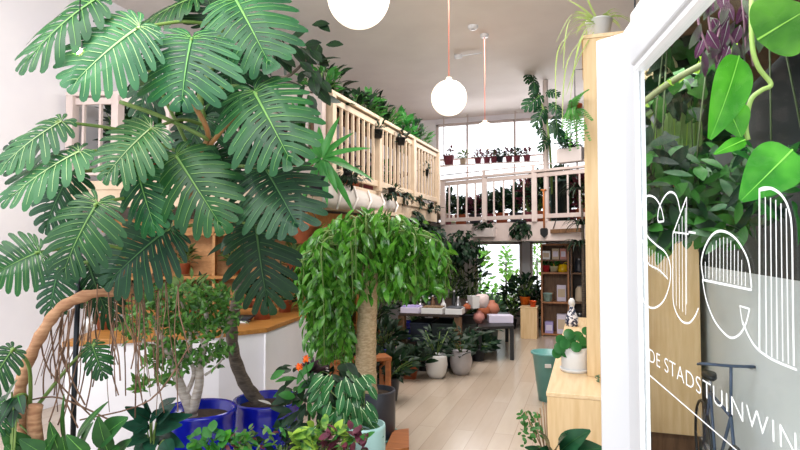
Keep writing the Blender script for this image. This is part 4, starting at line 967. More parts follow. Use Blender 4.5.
# counter clutter & plants below the gallery
cl2 = [('potted_plant', 'small plant with fine leaves on the counter behind the hanging roots', 105, 322, 5.4, L_mid), ('potted_plant', 'bushy plant on the counter behind the jade crown', 190, 312, 5.9, L_olive), ('potted_plant', 'dark plant on the counter at the right, beside the lower monstera leaf', 285, 305, 6.8, L_dark)]
for nm, lab, px, py, d, lmv in cl2:
    p = P(px, py, d); p.z = 1.01
    plantpot(nm, lab, 'plant', p, .09, .15, M_terra, lmv, .13, .045, (.22, .2, .22), 80, 'oval', .16, 'plants on the counter')
p = PZ(88, 330, 1.01)
e = thing('white_cup', 'small white cup on the counter behind the hanging roots', 'cup', p); MB().lathe(p, [(.001, 0), (.035, 0), (.045, .11), (.041, .11), (.03, .01), (.001, .01)], 20).build('body', M_white, e)
MB().tube(smooth_path([p+V((.043, 0, .09)), p+V((.075, 0, .08)), p+V((.072, 0, .04)), p+V((.04, 0, .03))]), .006, 6).build('handle', M_white, e)
p = PZ(236, 322, 1.01); p.z = 1.01
for k in range(3):
    q = p+V((.02*k, .01*k, .022*k)); tag(MB().obox(q+UP*.011, RT*.13, V((-RT.y, RT.x, 0))*.09, UP*.0105).build('paper_stack', [M_white, M_steel, M_black][k], smooth=False), ['white folder at the bottom of the pile on the counter', 'dark grey folder in the middle of the pile on the counter', 'black folder on top of the pile on the counter'][k], 'folder', 'pile of folders on the counter')
# pots on the shelving below the gallery
k = 0
wd = ['far left', 'left', 'mid left', 'mid right', 'right', 'far right']
for zi, z in enumerate((.63, 1.18)):
    for j in range(6):
        x = -5.35+j*.36; p = V((x, 8.08, z))
        plantpot('potted_plant', f'{["dark", "green"][j % 2]} plant in {["terracotta", "white", "blue"][j % 3]} pot, {wd[j]} on the {["lower", "upper"][zi]} shelf of the wall shelving', 'plant', p, .09, .16, [M_terra, M_white, M_blue][j % 3], [L_dark, L_mid][j % 2], .11, .045, (.13, .1, .11), 34, 'oval', .1, 'plants on the wall shelving')
        k += 1
# dark plants in the middle depth behind the fig
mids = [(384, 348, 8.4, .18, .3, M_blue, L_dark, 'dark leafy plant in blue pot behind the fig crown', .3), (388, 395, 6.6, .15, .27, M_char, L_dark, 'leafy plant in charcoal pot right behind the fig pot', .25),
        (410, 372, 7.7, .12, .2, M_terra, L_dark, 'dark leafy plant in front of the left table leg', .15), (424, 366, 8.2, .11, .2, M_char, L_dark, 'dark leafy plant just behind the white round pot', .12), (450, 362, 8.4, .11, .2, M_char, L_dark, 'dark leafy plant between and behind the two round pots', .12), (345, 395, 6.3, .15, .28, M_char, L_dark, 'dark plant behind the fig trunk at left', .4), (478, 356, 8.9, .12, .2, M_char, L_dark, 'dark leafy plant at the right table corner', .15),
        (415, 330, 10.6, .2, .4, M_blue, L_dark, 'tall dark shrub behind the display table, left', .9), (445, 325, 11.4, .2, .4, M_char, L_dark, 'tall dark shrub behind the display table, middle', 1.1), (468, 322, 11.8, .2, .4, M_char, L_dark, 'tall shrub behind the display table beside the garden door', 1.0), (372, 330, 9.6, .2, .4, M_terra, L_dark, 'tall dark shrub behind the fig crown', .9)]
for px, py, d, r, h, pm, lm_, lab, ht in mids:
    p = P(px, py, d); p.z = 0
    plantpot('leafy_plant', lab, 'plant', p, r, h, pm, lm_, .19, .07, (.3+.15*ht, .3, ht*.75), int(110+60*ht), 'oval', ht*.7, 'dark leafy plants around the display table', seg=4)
# hanging ivy masses near far corner
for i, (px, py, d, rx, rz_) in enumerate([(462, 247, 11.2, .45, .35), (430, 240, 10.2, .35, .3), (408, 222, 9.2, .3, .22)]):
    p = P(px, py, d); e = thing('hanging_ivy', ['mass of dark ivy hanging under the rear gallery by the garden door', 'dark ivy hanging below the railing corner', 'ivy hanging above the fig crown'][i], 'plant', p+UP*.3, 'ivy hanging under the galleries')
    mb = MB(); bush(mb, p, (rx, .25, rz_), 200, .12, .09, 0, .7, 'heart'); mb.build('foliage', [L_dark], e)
    hz = (ZR_-.36 if i == 0 else ZL-.1)
    MB().tube([V((p.x, p.y, p.z)), V((p.x, p.y, hz))], .01, 6).build('hanger', M_barkd, e)
    MB().lathe(V((p.x, p.y, p.z)), pot_prof(.1, .14), 16).build('pot', M_char, e)

# ================================================================ TABLE ITEMS
def on_table(px, dep=.3): q = ta+(tb-ta)*((px-399)/60)+tdep*dep; return V((q.x, q.y, .80))
items = [(409, .7, 'glass jar with cloth at the left of the display table', M_silver, 'jar'), (424, .65, 'brown bottle standing behind the bulb tray', M_bwood, 'bottle'), (436, .6, 'white candle holder in the middle of the display table', M_white, 'candle holder'), (446, .7, 'tall dark bottle in front of the white pots', M_black, 'bottle'), (452, .55, 'silver beaker near the right end of the display table', M_silver, 'beaker'), (458, .85, 'small terracotta cup near the right end of the display table', M_terra, 'cup'), (416, .9, 'dark jar at the back left of the display table', M_steel, 'jar')]
for i, (px, dep, lab, m, cat) in enumerate(items):
    p = on_table(px, dep); e = thing(cat.replace(' ', '_'), lab, cat, p, 'small items on the display table')
    h = [.12, .2, .16, .28, .2, .1, .14][i]; r = [.06, .035, .04, .04, .045, .06, .06][i]
    MB().lathe(p, [(.001, 0), (r, 0), (r*1.05, h*.1), (r, h*.6), (r*.5, h*.75), (r*.45, h*.95), (r*.55, h), (.001, h)], 18).build('body', m, e)
    MB().lathe(p+UP*h, [(r*.55, 0), (r*.55, .02), (.001, .022)], 14).build('lid', M_silver, e)
for px, dep, r, lab in ((464, 1.0, .11, 'square white pot at the back right of the display table'), (472, 1.1, .12, 'round pale pot at the back right corner of the display table')):
    p = on_table(px, dep); e = thing('ceramic_pot', lab, 'pot', p)
    if r < .115: MB().lathe(p, [(.001, 0), (.09, 0), (.11, .2), (.1, .2), (.09, .15), (.001, .15)], 4).build('body', M_white, e, smooth=False)
    else: MB().lathe(p, [(.001, 0), (.07, 0), (.12, .1), (.11, .19), (.08, .22), (.07, .2), (.001, .18)], 24).build('body', mat('blush ceramic', '#d9c6c4', .4), e)
    MB().lathe(p+UP*(.155 if r < .115 else .185), [(.06, 0), (.001, .01)], 12).build('soil', M_soil, e)
for i, (t0, t1, m_, lab) in enumerate([(.12, .45, mat('navy shade box', '#1b2438', .5), 'dark navy box added to darken the lower shelf of the display table, left'), (.5, .85, mat('green black shade box', '#1c2a28', .5), 'dark green box added to darken the lower shelf of the display table, right')]):
    p = mix(ta, tb, t0)+tdep*.25; q = mix(ta, tb, t1)+tdep*.25
    e = thing('shade_box', lab, 'crate', V((p.x, p.y, .331))); o4 = [p, q, q+tdep*.6, p+tdep*.6]  # dark boxes added to deepen the shade under the table
    MB().prism([(v.x, v.y) for v in o4], .331, .60).build('body', m_, e, smooth=False, bevel=.006)
    MB().prism(inset([(v.x, v.y) for v in o4], 1.04), .60, .63).build('lid', m_, e, smooth=False, bevel=.004)
# second low table with pink pots, lilac board
p0 = PZ(480, 330, .55)
e = thing('side_table', 'low dark side table right of the display table carrying terracotta and lilac goods', 'table', V((p0.x, p0.y, 0)))
l0 = PZ(478, 327, .55); l1 = PZ(514, 326, .55); l2 = PZ(508, 312, .55); l3 = PZ(478, 313, .55)
MB().prism([(p.x, p.y) for p in (l0, l1, l2, l3)], .51, .55).build('tabletop', M_black, e, smooth=False)
cc_ = (l0+l2)/2
for v in (l0, l1, l2, l3):
    q = mix(v, cc_, .1); MB().box((q.x-.03, q.y-.03, 0), (q.x+.03, q.y+.03, .51)).build('leg', M_black, e, smooth=False)
for i, (px, py, r, lab, m) in enumerate([(484, 316, .12, 'round terracotta vase at the front left of the side table', M_terra), (492, 314, .14, 'large terracotta ball vase in the middle of the side table', mat('peach clay', '#c07a62', .6)), (479, 321, .1, 'small pink bowl at the left edge of the side table', mat('rose clay', '#c08078', .6))]):
    p = PZ(px, py+2, .55); p.z = .55; e = thing('clay_vase', lab, 'vase', p, 'clay vases on the side table')
    MB().lathe(p, [(.001, 0), (r*.5, 0), (r, r*.8), (r*.8, r*1.5), (r*.35, r*1.8), (r*.4, r*2), (r*.3, r*2), (r*.2, r*1.7), (.001, r*1.6)], 22).build('body', m, e)
p = PZ(500, 322, .55)
tag(MB().obox(V((p.x, p.y, .61)), RT*.2, V((-RT.y, RT.x, 0))*.12, UP*.06).build('lilac_box', M_lil, smooth=False, bevel=.006), 'pale lilac box at the right of the side table', 'box')
# grey bin
p = PZ(488, 350, 0); p.z = 0
e = thing('storage_bin', 'dark grey-green storage bin on the floor right of the display table', 'bin', p)
MB().lathe(p, [(.001, 0), (.15, 0), (.18, .38), (.195, .38), (.195, .41), (.17, .41), (.15, .05), (.001, .05)], 4).build('body', mat('grey green plastic', '#4a5a58', .5), e, smooth=False)
MB().obox(p+V((.06, -.13, .25)), RT*.025, FW*.005, UP*.035).build('label_tag', M_white, e, smooth=False)
p = PZ(497, 350, 0)
# floor plants in front of the garden door
for i, (px, py, d, ht) in enumerate([(512, 322, 12.4, .55), (525, 312, 11.5, .3), (494, 318, 12.6, .3), (535, 300, 12.5, .5)]):
    p = P(px, py, d); p.z = 0 if i != 1 else zc
    plantpot('leafy_plant', ['dark plant in front of the garden door, right side', 'dark bushy plant standing on the plywood pedestal', 'low pale plant before the garden door', 'dark plant before the small low window'][i], 'plant', p, .11, .2 if i != 1 else .16, [M_black, M_orange, M_white, M_black][i], [L_dark, L_dark, L_sage, L_dark][i], .18, .07, (.3, .25, ht*.8), 110, 'oval', ht*.8 if i != 1 else .25, seg=4)

# ================================================================ SHELF GOODS
def box_on(nm, lab, px0, px1, pyb, pyt, Y, dep, m, cat='box', grp='goods on the back shelves', z=None):
    a = PY(px0, pyb, Y); b_ = PY(px1, pyt, Y); z0 = z if z is not None else a.z
    e = thing(nm, lab, cat, ((a.x+b_.x)/2, Y+dep/2, z0), grp); h = b_.z-a.z
    MB().box((a.x, Y, z0), (b_.x, Y+dep, z0+h)).build('body', m, e, smooth=False, bevel=.004)
    MB().box((a.x+.02, Y-.004, z0+h*.25), (b_.x-.02, Y+.001, z0+h*.75)).build('face_label', M_beige if m in (M_lil, M_white) else M_lil, e, smooth=False)
    return e
Ys = 11.8
sz = [.05, ZS[1]+.035, ZS[2]+.035, ZS[4]]
box_on('carton', 'white carton on top of the pine shelf unit, left', 541.5, 551, 244, 234, Ys, .25, M_white, z=ZS[4])if False else None
box_on('carton', 'dark and white carton on the top shelf under the gallery, left', 543, 551, 259, 250, Ys, .22, M_char, z=sz[2]+.28)if False else None
midz = z_of(259.5, 11.75)
MB().box((q0.x+.035, 11.75, midz-.03), (q1.x-.035, 12.08, midz)).build('shelf', M_MID if 'M_MID' in globals() else M_bwood, su, smooth=False)
for args in [('carton', 'white carton with dark print on the uppermost pine shelf, left', 542.5, 550, 259, 250.5, Ys, .2, M_white, midz), ('carton', 'beige carton on the uppermost pine shelf, middle', 552, 559, 259, 248, Ys, .2, M_beige, midz), ('carton', 'pink and white carton on the uppermost pine shelf, right', 560, 566.5, 259, 248, Ys, .2, mat('rose card', '#c98f88', .6), midz),
             ('bulb_packet', 'lilac packet on the lowest pine shelf, left', 545, 553, 329, 318, Ys, .2, M_lilac, .05), ('bulb_packet', 'pale lilac packet on the lowest pine shelf, right', 557, 566, 329, 310, Ys, .2, M_lil, .05),
             ('kraft_box', 'brown box hanging high in the middle pine compartment, left', 544, 553, 290, 282, Ys+.1, .15, mat('tan card', '#b08560', .7), sz[1]+.001), ('picture_card', 'pale printed card in the middle pine compartment, right', 557, 566, 302, 286, Ys+.1, .05, M_lil, sz[1])]:
    box_on(*args[:-1], z=args[-1])
def pot_on(nm, lab, px, Y, z, r, h, m, cat='pot', plant=None, grp='goods on the back shelves'):
    p = PY(px, 280, Y); p.z = z; e = thing(nm, lab, cat, p, grp)
    MB().lathe(p, pot_prof(r, h), 20).build('pot', m, e)
    if plant: mb = MB(); bush(mb, p+UP*(h+.06), (r*1.3, r*1.1, .09), 36, .09, .045, 0); mb.build('foliage', [plant], e)
pot_on('red_pot', 'red pot with green plant on the second pine shelf, left', 546, Ys+.1, sz[2], .09, .13, mat('red glaze', '#c0313a', .4), 'plant', L_mid)
pot_on('white_pot', 'cream pot with green plant on the second pine shelf, middle', 554, Ys+.1, sz[2], .09, .12, mat('cream glaze', '#d9d6b4', .4), 'plant', L_mid)
p = PY(563, 280, Ys+.1); p.z = sz[2]; e = thing('yellow_watering_can', 'yellow watering can on the second pine shelf, right', 'watering can', p, 'goods on the back shelves')
MY = mat('yellow enamel', '#e2b80e', .35)
MB().lathe(p, [(.001, 0), (.09, 0), (.1, .02), (.085, .15), (.06, .16), (.001, .16)], 22).build('body', MY, e)
MB().tube([p+V((-.08, 0, .04)), p+V((-.15, 0, .1)), p+V((-.19, 0, .17))], [.018, .012, .01], 8).build('spout', MY, e)
MB().tube(smooth_path([p+V((.08, 0, .05)), p+V((.13, 0, .1)), p+V((.07, 0, .2)), p+V((0, 0, .16))]), .008, 6).build('handle', MY, e)
pot_on('grey_pot', 'pale grey-green pot in the middle pine compartment', 547.5, Ys-.0, sz[1], .1, .17, M_palet)
for i, (z, m) in enumerate([(z_of(322, 11.7)+.03, M_steel), (z_of(303, 11.7)+.03, M_beige), (z_of(274, 11.7)+.03, M_char)]):
    p = V((q2.x+.16, 11.85, z)); e = thing('storage_jar', ['dark jar on the lowest level of the narrow brown shelf', 'beige jar on the middle level of the narrow brown shelf', 'tall dark jar on the upper level of the narrow brown shelf'][i], 'jar', p, 'jars on the narrow shelf')
    h = [.13, .3, .26][i]; MB().lathe(p, [(.001, 0), (.08, 0), (.09, .03), (.08, h*.8), (.05, h*.95), (.05, h)], 18).build('body', m, e); MB().lathe(p+UP*h, [(.055, 0), (.055, .02), (.001, .02)], 14).build('lid', M_silver, e)
# orange pot next to the pedestal plant
p = PY(534, 307, 11.4); p.z = zc; e = thing('orange_pot', 'bright orange pot at the right of the plywood pedestal', 'pot', V((p.x-.02, 11.38, zc))); MB().lathe(V((p.x-.02, 11.38, zc)), pot_prof(.07, .12), 18).build('body', mat('orange glaze', '#e8571c', .4), e)

# ================================================================ REAR GALLERY
rr_ = lambda t, dy=0, z=0: V((Ds.x+(De.x-Ds.x)*t, Ds.y+(De.y-Ds.y)*t+dy, z))
# sill shelf by the windows with row of small pots
ysh = YB-.35; zsh = PY(490, 163.5, ysh).z
e = thing('window_shelf', 'thin shelf across the bright rear window carrying small pink pots', 'shelf', (xb(490), ysh, zsh))
xs0, xs1 = PY(440, 160, ysh).x, PY(545, 160, ysh).x
MB().box((xs0, ysh-.1, zsh-.025), (xs1, ysh+.1, zsh)).build('plank', M_rail2, e, smooth=False)
for px in (443, 467, 515, 543): x = PY(px, 160, ysh).x; MB().box((x-.012, ysh+.08, zsh), (x+.012, ysh+.1, ZC)).build('hanging_rod', M_rail2, e, smooth=False)
wl = ['leftmost', 'second from the left', 'third from the left', 'fourth from the left', 'fifth from the left', 'sixth from the left', 'seventh from the left', 'eighth from the left', 'rightmost']
for i, px in enumerate((449, 463, 478, 487, 494, 500, 509, 517, 527)):
    p = PY(px, 160, ysh); p.z = zsh; big = i == 0
    plantpot('small_potted_plant', f'small dark pink pot on the rear window shelf, {wl[i]}', 'plant', p, .13 if big else .085, .22 if big else .15, [M_pink, M_beige, M_pink, M_pink, M_pink, M_char, M_pink, M_pink, M_pink][i], [L_red, L_olive][1 if i in (1,) else 0] if i < 5 else [L_red, L_dark][i % 2], .11, .05, (.16, .12, .12 if not big else .2), 40, 'oval', .08, 'small pots on the rear window shelf')
# big dark plants on the rear gallery floor
gl = [(446, 12.9, .75), (461, 12.7, .45), (475, 12.6, .5), (488, 12.5, .6), (502, 12.2, .62), (516, 12.1, .72), (529, 11.9, .95), (540, 11.6, 1.05), (556, 11.3, 1.1), (570, 11.1, 1.0), (583, 10.9, .9)]
gn = ['at the far left corner', 'second from the left corner', 'left of the first post', 'right at the first post', 'right of the first post', 'left of the second post', 'tall, right of the second post', 'tall, just left of the slim pillar', 'tall, right of the slim pillar', 'under the white planter box', 'at the plywood column']
for i, (px, d, ht) in enumerate(gl):
    p = P(px, 222, d); p.z = ZR_
    plantpot('gallery_plant', f'{["dark green", "dark", "burgundy-tinged"][i % 3]} plant behind the rear railing, {gn[i]}', 'plant', p, .15, .26, [M_pink, M_terra, M_char][i % 3], [L_dark, L_dark, L_red, L_dark][i % 4], .21, .09, (.24, .2, ht*.42), int(80+90*ht), 'oval', ht*.42, 'plants behind the rear railing', seg=4)
# climbing monstera at slim pillar
pz = P(552, 150, 11.3); e = thing('climbing_monstera', 'climbing monstera on the slim pillar, reaching towards the ceiling', 'plant', V((pz.x, pz.y, ZR_)))
pot(e, V((pz.x, pz.y, ZR_)), .17, .32, M_terra)
st_ = smooth_path([V((pz.x, pz.y, ZR_+.3)), P(550, 150, 10.4), P(546, 118, 10.3), P(538, 95, 10.3), P(530, 72, 10.3)], 5)
MB().tube(st_, taper(.025, .012, len(st_)), 8).build('stem', M_stemg, e)
for i, (a, b_, w_) in enumerate([((530, 70), (528, 82), 12), ((533, 78), (536, 92), 12), ((536, 84), (532, 96), 12), ((548, 92), (560, 94), 13), ((540, 96), (524, 108), 18), ((543, 108), (536, 126), 18), ((540, 128), (544, 138), 10), ((552, 104), (562, 116), 14), ((556, 118), (558, 134), 14), ((552, 124), (566, 140), 16), ((548, 138), (540, 150), 12), ((558, 132), (572, 146), 14)]):
    mon_leaf(P(*a, 10.3), P(*b_, 10.15), -FW+UP*.3, w_*10.2/F, [L_mond, L_rib], e, N=6, seed=i+40)
# white planter box on the rail
c1 = P(571, 162.5, 10.2)
e = thing('planter_box', 'pale grey planter box standing on the rear railing by the plywood column', 'planter', c1, 'railing planter boxes')
ax = (De-Ds).normalized(); ay = V((-ax.y, ax.x, 0))
MB().obox(c1+UP*.13, ax*.24, ay*.09, UP*.13).build('box', mat('pale grey plastic', '#c6bcb8', .5), e, smooth=False, bevel=.01)
MB().obox(c1+UP*.25, ax*.22, ay*.075, UP*.015).build('soil', M_soil, e, smooth=False)
mb = MB(); straps(mb, c1+UP*.26, 40, .42, .03, .75); bush(mb, c1+UP*.4+ax*-.12, (.2, .15, .2), 60, .12, .04, 0); mb.build('foliage', [L_dark], e)
# box planter with ivy on fascia, ivy clump, trowel, wood sign
fd = lambda px, py, dd_=0: P(px, py, (12.2+(9.9-12.2)*((px-441)/151))-.06-dd_)
c1 = fd(485, 236.5, .1); e = thing('planter_box', 'pale planter box with ivy fixed to the rear gallery fascia', 'planter', c1, 'railing planter boxes')
MB().obox(c1+UP*.08, ax*.24, ay*.07, UP*.09).build('box', mat('pale grey plastic', '#c6bcb8', .5), e, smooth=False, bevel=.01)
mb = MB(); bush(mb, c1+UP*.22, (.28, .12, .12), 70, .12, .07, 0, .3, 'heart'); mb.build('foliage', [L_dark], e)
c1 = fd(522, 230, .12); e = thing('hanging_ivy', 'clump of dark ivy hanging on the rear fascia left of the trowel', 'plant', c1+UP*.2, 'ivy hanging under the galleries')
mb = MB(); bush(mb, c1, (.25, .1, .18), 110, .12, .09, 0, .8, 'heart'); mb.build('foliage', [L_dark], e); MB().lathe(c1+UP*.05, pot_prof(.09, .12), 14).build('pot', M_char, e)
e = thing('garden_spade', 'small spade with orange handle hung upright on the rear railing', 'spade', fd(544, 236, .1))
h0, h1 = fd(543.5, 190, .1), fd(544, 228, .1)
MB().tube([h0, h1], .016, 8).build('handle', wood('orange handle', '#c87a3c', '#b0662c', .5), e)
MB().tube([h0-RT*.05, h0+RT*.05], .016, 8).build('grip', wood('orange handle', '#c87a3c', '#b0662c', .5), e)
s0 = h1; q = .075
vv = [s0-RT*.05, s0+RT*.05, s0+RT*.075-UP*.03, s0+RT*.07-UP*.12, s0-UP*.19, s0-RT*.07-UP*.12, s0-RT*.075-UP*.03]
ff0 = tuple(range(7)); vv2 = [v-FW*.012+V((0, 0, 0)) for v in vv]
MB().add(vv+vv2, [ff0, tuple(range(7, 14))[::-1]]+[(i, (i+1) % 7, 7+(i+1) % 7, 7+i) for i in range(7)]).build('blade', M_black, e, smooth=False)
e = thing('wooden_rack', 'brown wooden hanging bar on the rear fascia right of the spade', 'rack', fd(566, 231, .1))
MB().beam(fd(551, 231.5, .08), fd(581, 230, .08), .05, .075).build('bar', M_bwood, e, smooth=False)
MB().tube([fd(553, 229, .08), fd(557, 217, .02)], .008, 5).build('wire', M_black, e); MB().tube([fd(578, 228, .08), fd(574, 217, .02)], .008, 5).build('wire', M_black, e)
# dark mirror/frame behind the rail
c1 = P(560, 215, 10.9)
e = thing('framed_mirror', 'dark green-framed mirror standing behind the rear railing beside the pillar', 'mirror', V((c1.x, c1.y, ZR_)))
MB().obox(V((c1.x, c1.y, ZR_+.42)), ax*.2, ay*.02, UP*.42).build('frame', mat('green frame', '#35514a', .5), e, smooth=False, bevel=.01)
MB().obox(V((c1.x, c1.y, ZR_+.42))-ay*.022, ax*.17, ay*.004, UP*.38).build('mirror_glass', mat('dark mirror', '#1c2624', .1, metal=.6), e, smooth=False)
# palm leaves at plywood column + fern/spider plant at the top
c1 = P(582, 205, 9.4)
e = thing('palm_plant', 'dark palm with narrow fronds beside the plywood column under the rear railing', 'plant', V((c1.x, c1.y, 0)))
pot(e, V((c1.x, c1.y, 0)), .17, .35, M_char); MB().tube([V((c1.x, c1.y, .3)), P(583, 240, 9.4), P(582, 205, 9.4)], [.03, .025, .02], 8).build('stem', M_barkd, e)
mb = MB()
for (x, y) in ((580, 190), (582, 225), (579, 245)): straps(mb, P(x, y, 9.4), 34, .45, .035, .9)
mb.build('foliage', [L_dark], e)
d = 4.55; c1 = P(597, 52, d+.2)
e = thing('spider_plant', 'pale spider plant with long arching blades on top of the plywood column', 'plant', V((c1.x+.02, c1.y, cz1+.03)))
q = V((c1.x+.02, c1.y, cz1+.03)); pot(e, q, .11, .16, M_white); mb = MB()
for (x1, y1, x2, y2) in [(570, 20, 563, 70), (560, 45, 556, 110), (575, 12, 556, 42), (568, 60, 562, 128), (580, 40, 570, 100), (582, 8, 568, 0), (590, 5, 580, -20), (572, 30, 560, 55), (578, 60, 566, 95), (585, 30, 572, 75), (580, 22, 556, 36)]:
    s_ = smooth_path([q+UP*.14, P(x1, y1, d), P(x2, y2, d-.05)], 7); vv = []; ff = []
    for i, p in enumerate(s_): hw = .0095*(1-(i/len(s_))**2)+.001; vv += [p-UP*hw*.6-RT*hw*.8, p+UP*hw*.6+RT*hw*.8]
    for i in range(len(s_)-1): ff.append((2*i, 2*i+1, 2*i+3, 2*i+2))
    mb.add(vv, ff)
straps(mb, q+UP*.14, 25, .35, .018, .9); mb.build('foliage', [L_frond], e)
c1 = P(589, 108, 4.5); c1 = V((cx0-.07, yc+.12, c1.z))-V((.03, .02, 0))
e = thing('hanging_fern', 'bright fern hanging at the upper left side of the plywood column', 'plant', c1+UP*.1)
MB().lathe(c1+V((.03, .02, 0)), pot_prof(.06, .1), 14).build('pot', M_terra, e); mb = MB()
for (tx2, ty2) in [(566, 138), (570, 150), (578, 148), (562, 128), (573, 115), (584, 140), (580, 95), (572, 100), (590, 140), (567, 118), (576, 130), (586, 128), (592, 120), (588, 90)]:
    t_ = P(tx2, ty2, 4.4); s_ = smooth_path([c1+UP*.05, mix(c1, t_, .5)+UP*.06, t_], 7); mb.tube(s_, .0025, 4, 1)
    for i, p in enumerate(s_[1:]):
        tg = (s_[i+1]-s_[i]).normalized()
        for sd in (-1, 1): mb.leaf(p, tg*.5+RT*sd*.8+UP*.3*sd, -FW+UP*.5, .05*(1.1-i/len(s_)), .014, .1, 3, .1)
mb.build('foliage', [leafmat('fern green', '#4c9a4c', '#6cb45a', .45, .3), M_stemg], e)
MB().tube([c1+V((.03, .02, .1)), V((c1.x+.03, c1.y+.02, c1.z+.4)), V((cx0+.002, c1.y+.02, c1.z+.4))], .004, 5).build('hanger', M_black, e)

# ================================================================ BEHIND THE GLASS DOOR
gz = lambda px, py, d: P(px, py, d)
# hanging shelf above out of view carrying pots
shz = P(740, -25, 2.0).z
e = thing('hanging_shelf', 'shelf above the frame holding the trailing plants behind the glass door', 'shelf', V((.6, 2.3, shz)))
MB().box((.22, 1.75, shz-.03), (.92, 3.95, shz)).build('board', M_bwood, e, smooth=False)
for (x, y) in ((.32, 1.8), (.32, 3.9), (.88, 1.8), (.88, 3.9)): MB().tube([V((x, y, shz)), V((x, y, ZC))], .006, 6).build('rod', M_steel, e)
# pothos with large sharp leaves
def vine(nm, lab, pts, leaves, mats, r=.007, potp=None, W=.7):
    e = thing(nm, lab, 'plant', V((pts[0].x, pts[0].y, max(p.z for p in pts))))
    MB().tube(smooth_path(pts, 5), r, 7).build('stem', mats[2], e)
    for (b0, t0, wpx, d, nx, ny) in leaves:
        mb = MB(); p = P(*b0, d); q = P(*t0, d-.04)
        mb.leaf(p, q-p, -FW+RT*nx+UP*ny, (q-p).length, wpx*d/F, .1, 20, .2, 0, 'heart', 1)
        for k in range(5):
            pass
        mb.build('leaf', mats[:2], e)
    return e
d = 1.62
e = vine('pothos_vine', 'large bright green pothos vine with heart-shaped leaves behind the glass door', [P(752, -20, d), P(752, 40, d), P(758, 66, d), P(771, 84, d), P(762, 90, d), P(751, 100, d), P(746, 125, d), P(748, 140, d)],
     [((738, 56), (716, 138), 44, 1.6, .3, .2), ((757, 40), (812, 6), 66, 1.5, 0, .2), ((792, 150), (744, 198), 50, 1.5, 0, .5), ((726, 105), (742, 136), 32, 1.64, -.3, .3), ((800, 42), (850, 20), 60, 1.6, 0, .3), ((764, 8), (800, 44), 50, 1.62, 0, .4), ((745, 140), (716, 152), 14, 1.6, 0, .5)], [L_brt, leafmat('lime vein', '#8ccb4c', '#96d45a'), mat('lime stem', '#9bb660', .5)])
MB().lathe(V((P(752, -20, d).x, P(752, -20, d).y, shz)), pot_prof(.09, .14), 20).build('pot', M_white, e)
d = 1.75
# zebrina
b0 = P(712, -20, d); e = thing('inch_plant', 'silver and purple striped inch plant hanging at the top behind the glass', 'plant', V((b0.x, b0.y, shz)))
mb = MB()
for k in range(6): x = 700+k*10; mb.tube(smooth_path([P(x, -25, d), P(x+ru(-6, 6), 20, d), P(x+ru(-10, 10), ru(40, 68), d)], 4), .004, 5, 1)
for k in range(60):
    x, y = ru(698, 762), ru(-14, 52)
    if y > 30+12*math.sin(x*.2) and x > 745: continue
    p = P(x, y, d+ru(-.06, .08)); mb.leaf(p, V((ru(-.6, .6), ru(-.3, .3), -1)), -FW+rv()*.7, ru(.05, .085), ru(.022, .036), .15, 5, .3, 0 if k % 3 else 2, 'oval', 3 if k % 3 == 0 else None)
mb.build('foliage', [L_zeb, mat('purple stem', '#7d5a68', .5), leafmat('purple leaf', '#552a48', '#6d3a5c', .4, .2), leafmat('silver stripe', '#c9cfc6', '#b5beb0')], e)
MB().lathe(V((b0.x, b0.y, shz)), pot_prof(.08, .12), 18).build('pot', M_terra, e)
# mid green foliage masses behind: woody stem + hanging leaves
def mass(nm, lab, x0, x1, y0, y1, dlo, dhi, n, L_, W_, mats, shape='oval', hang=.6, stand=None, clip=None):
    bx_ = P((x0+x1)/2, y1, (dlo+dhi)/2); base_ = V((min(.82, max(.33, bx_.x)), bx_.y, shz)); e = thing(nm, lab, 'plant', base_)
    mb = MB()
    for k in range(n):
        x, y = ru(x0, x1), ru(y0, y1)
        if clip and not clip(x, y): continue
        p = P(x, y, ru(dlo, dhi)); p.x = min(p.x, .84); mb.leaf(p, rv()*.8+V((0, 0, -hang)), -FW+UP*.4+rv()*.5, ru(.7, 1.2)*L_, ru(.8, 1.2)*W_, .2, 5, .2, k % 2 if len(mats) > 1 else 0, shape)
    for k in range(2):
        x = ru(x0, x1); mb.tube(smooth_path([base_+UP*.1, P(x, y0, (dlo+dhi)/2), P(x+ru(-8, 8), y1-6, dhi)], 4), .004, 5, len(mats))
    mb.build('foliage', mats+[mat('dull stem', '#3b4a28', .7)], e); return e, base_
for (nm, lab, *a, kw) in [
    ('snake_plant', 'pale green upright leaves behind the glass at the left beside the stile', 655, 690, 60, 200, 2.5, 2.9, 0, .1, .03, [L_olive], {}),
]: 
    e = thing(nm, lab, 'plant', V((P(675, 178, 2.7).x, P(675, 178, 2.7).y, 2.05))); mb = MB()
    for k, (bx2, by2, tx2, ty2) in enumerate([(668, 225, 660, 90), (676, 225, 672, 82), (684, 225, 690, 78), (664, 225, 652, 120), (690, 225, 700, 100), (672, 225, 680, 95), (680, 225, 664, 130)]):
        p = P(bx2, 175, 2.7); q = P(tx2, ty2, 2.75); mb.leaf(p, q-p, -FW, (q-p).length, .075, .03, 8, .3, 0, 'strap', 1)
    mb.build('foliage', [leafmat('pale snake leaf', '#6f9050', '#88a862', .4, .25, 6), L_yel], e); q_ = P(675, 178, 2.7); pot(e, V((q_.x, q_.y, q_.z-.06)), .08, .1, M_terra)
    for sx in (-1, 1): MB().tube([V((q_.x+sx*.078, q_.y, q_.z+.03)), V((q_.x+sx*.078, q_.y, shz-.03))], .002, 5).build('hanging_cord', M_black, e)
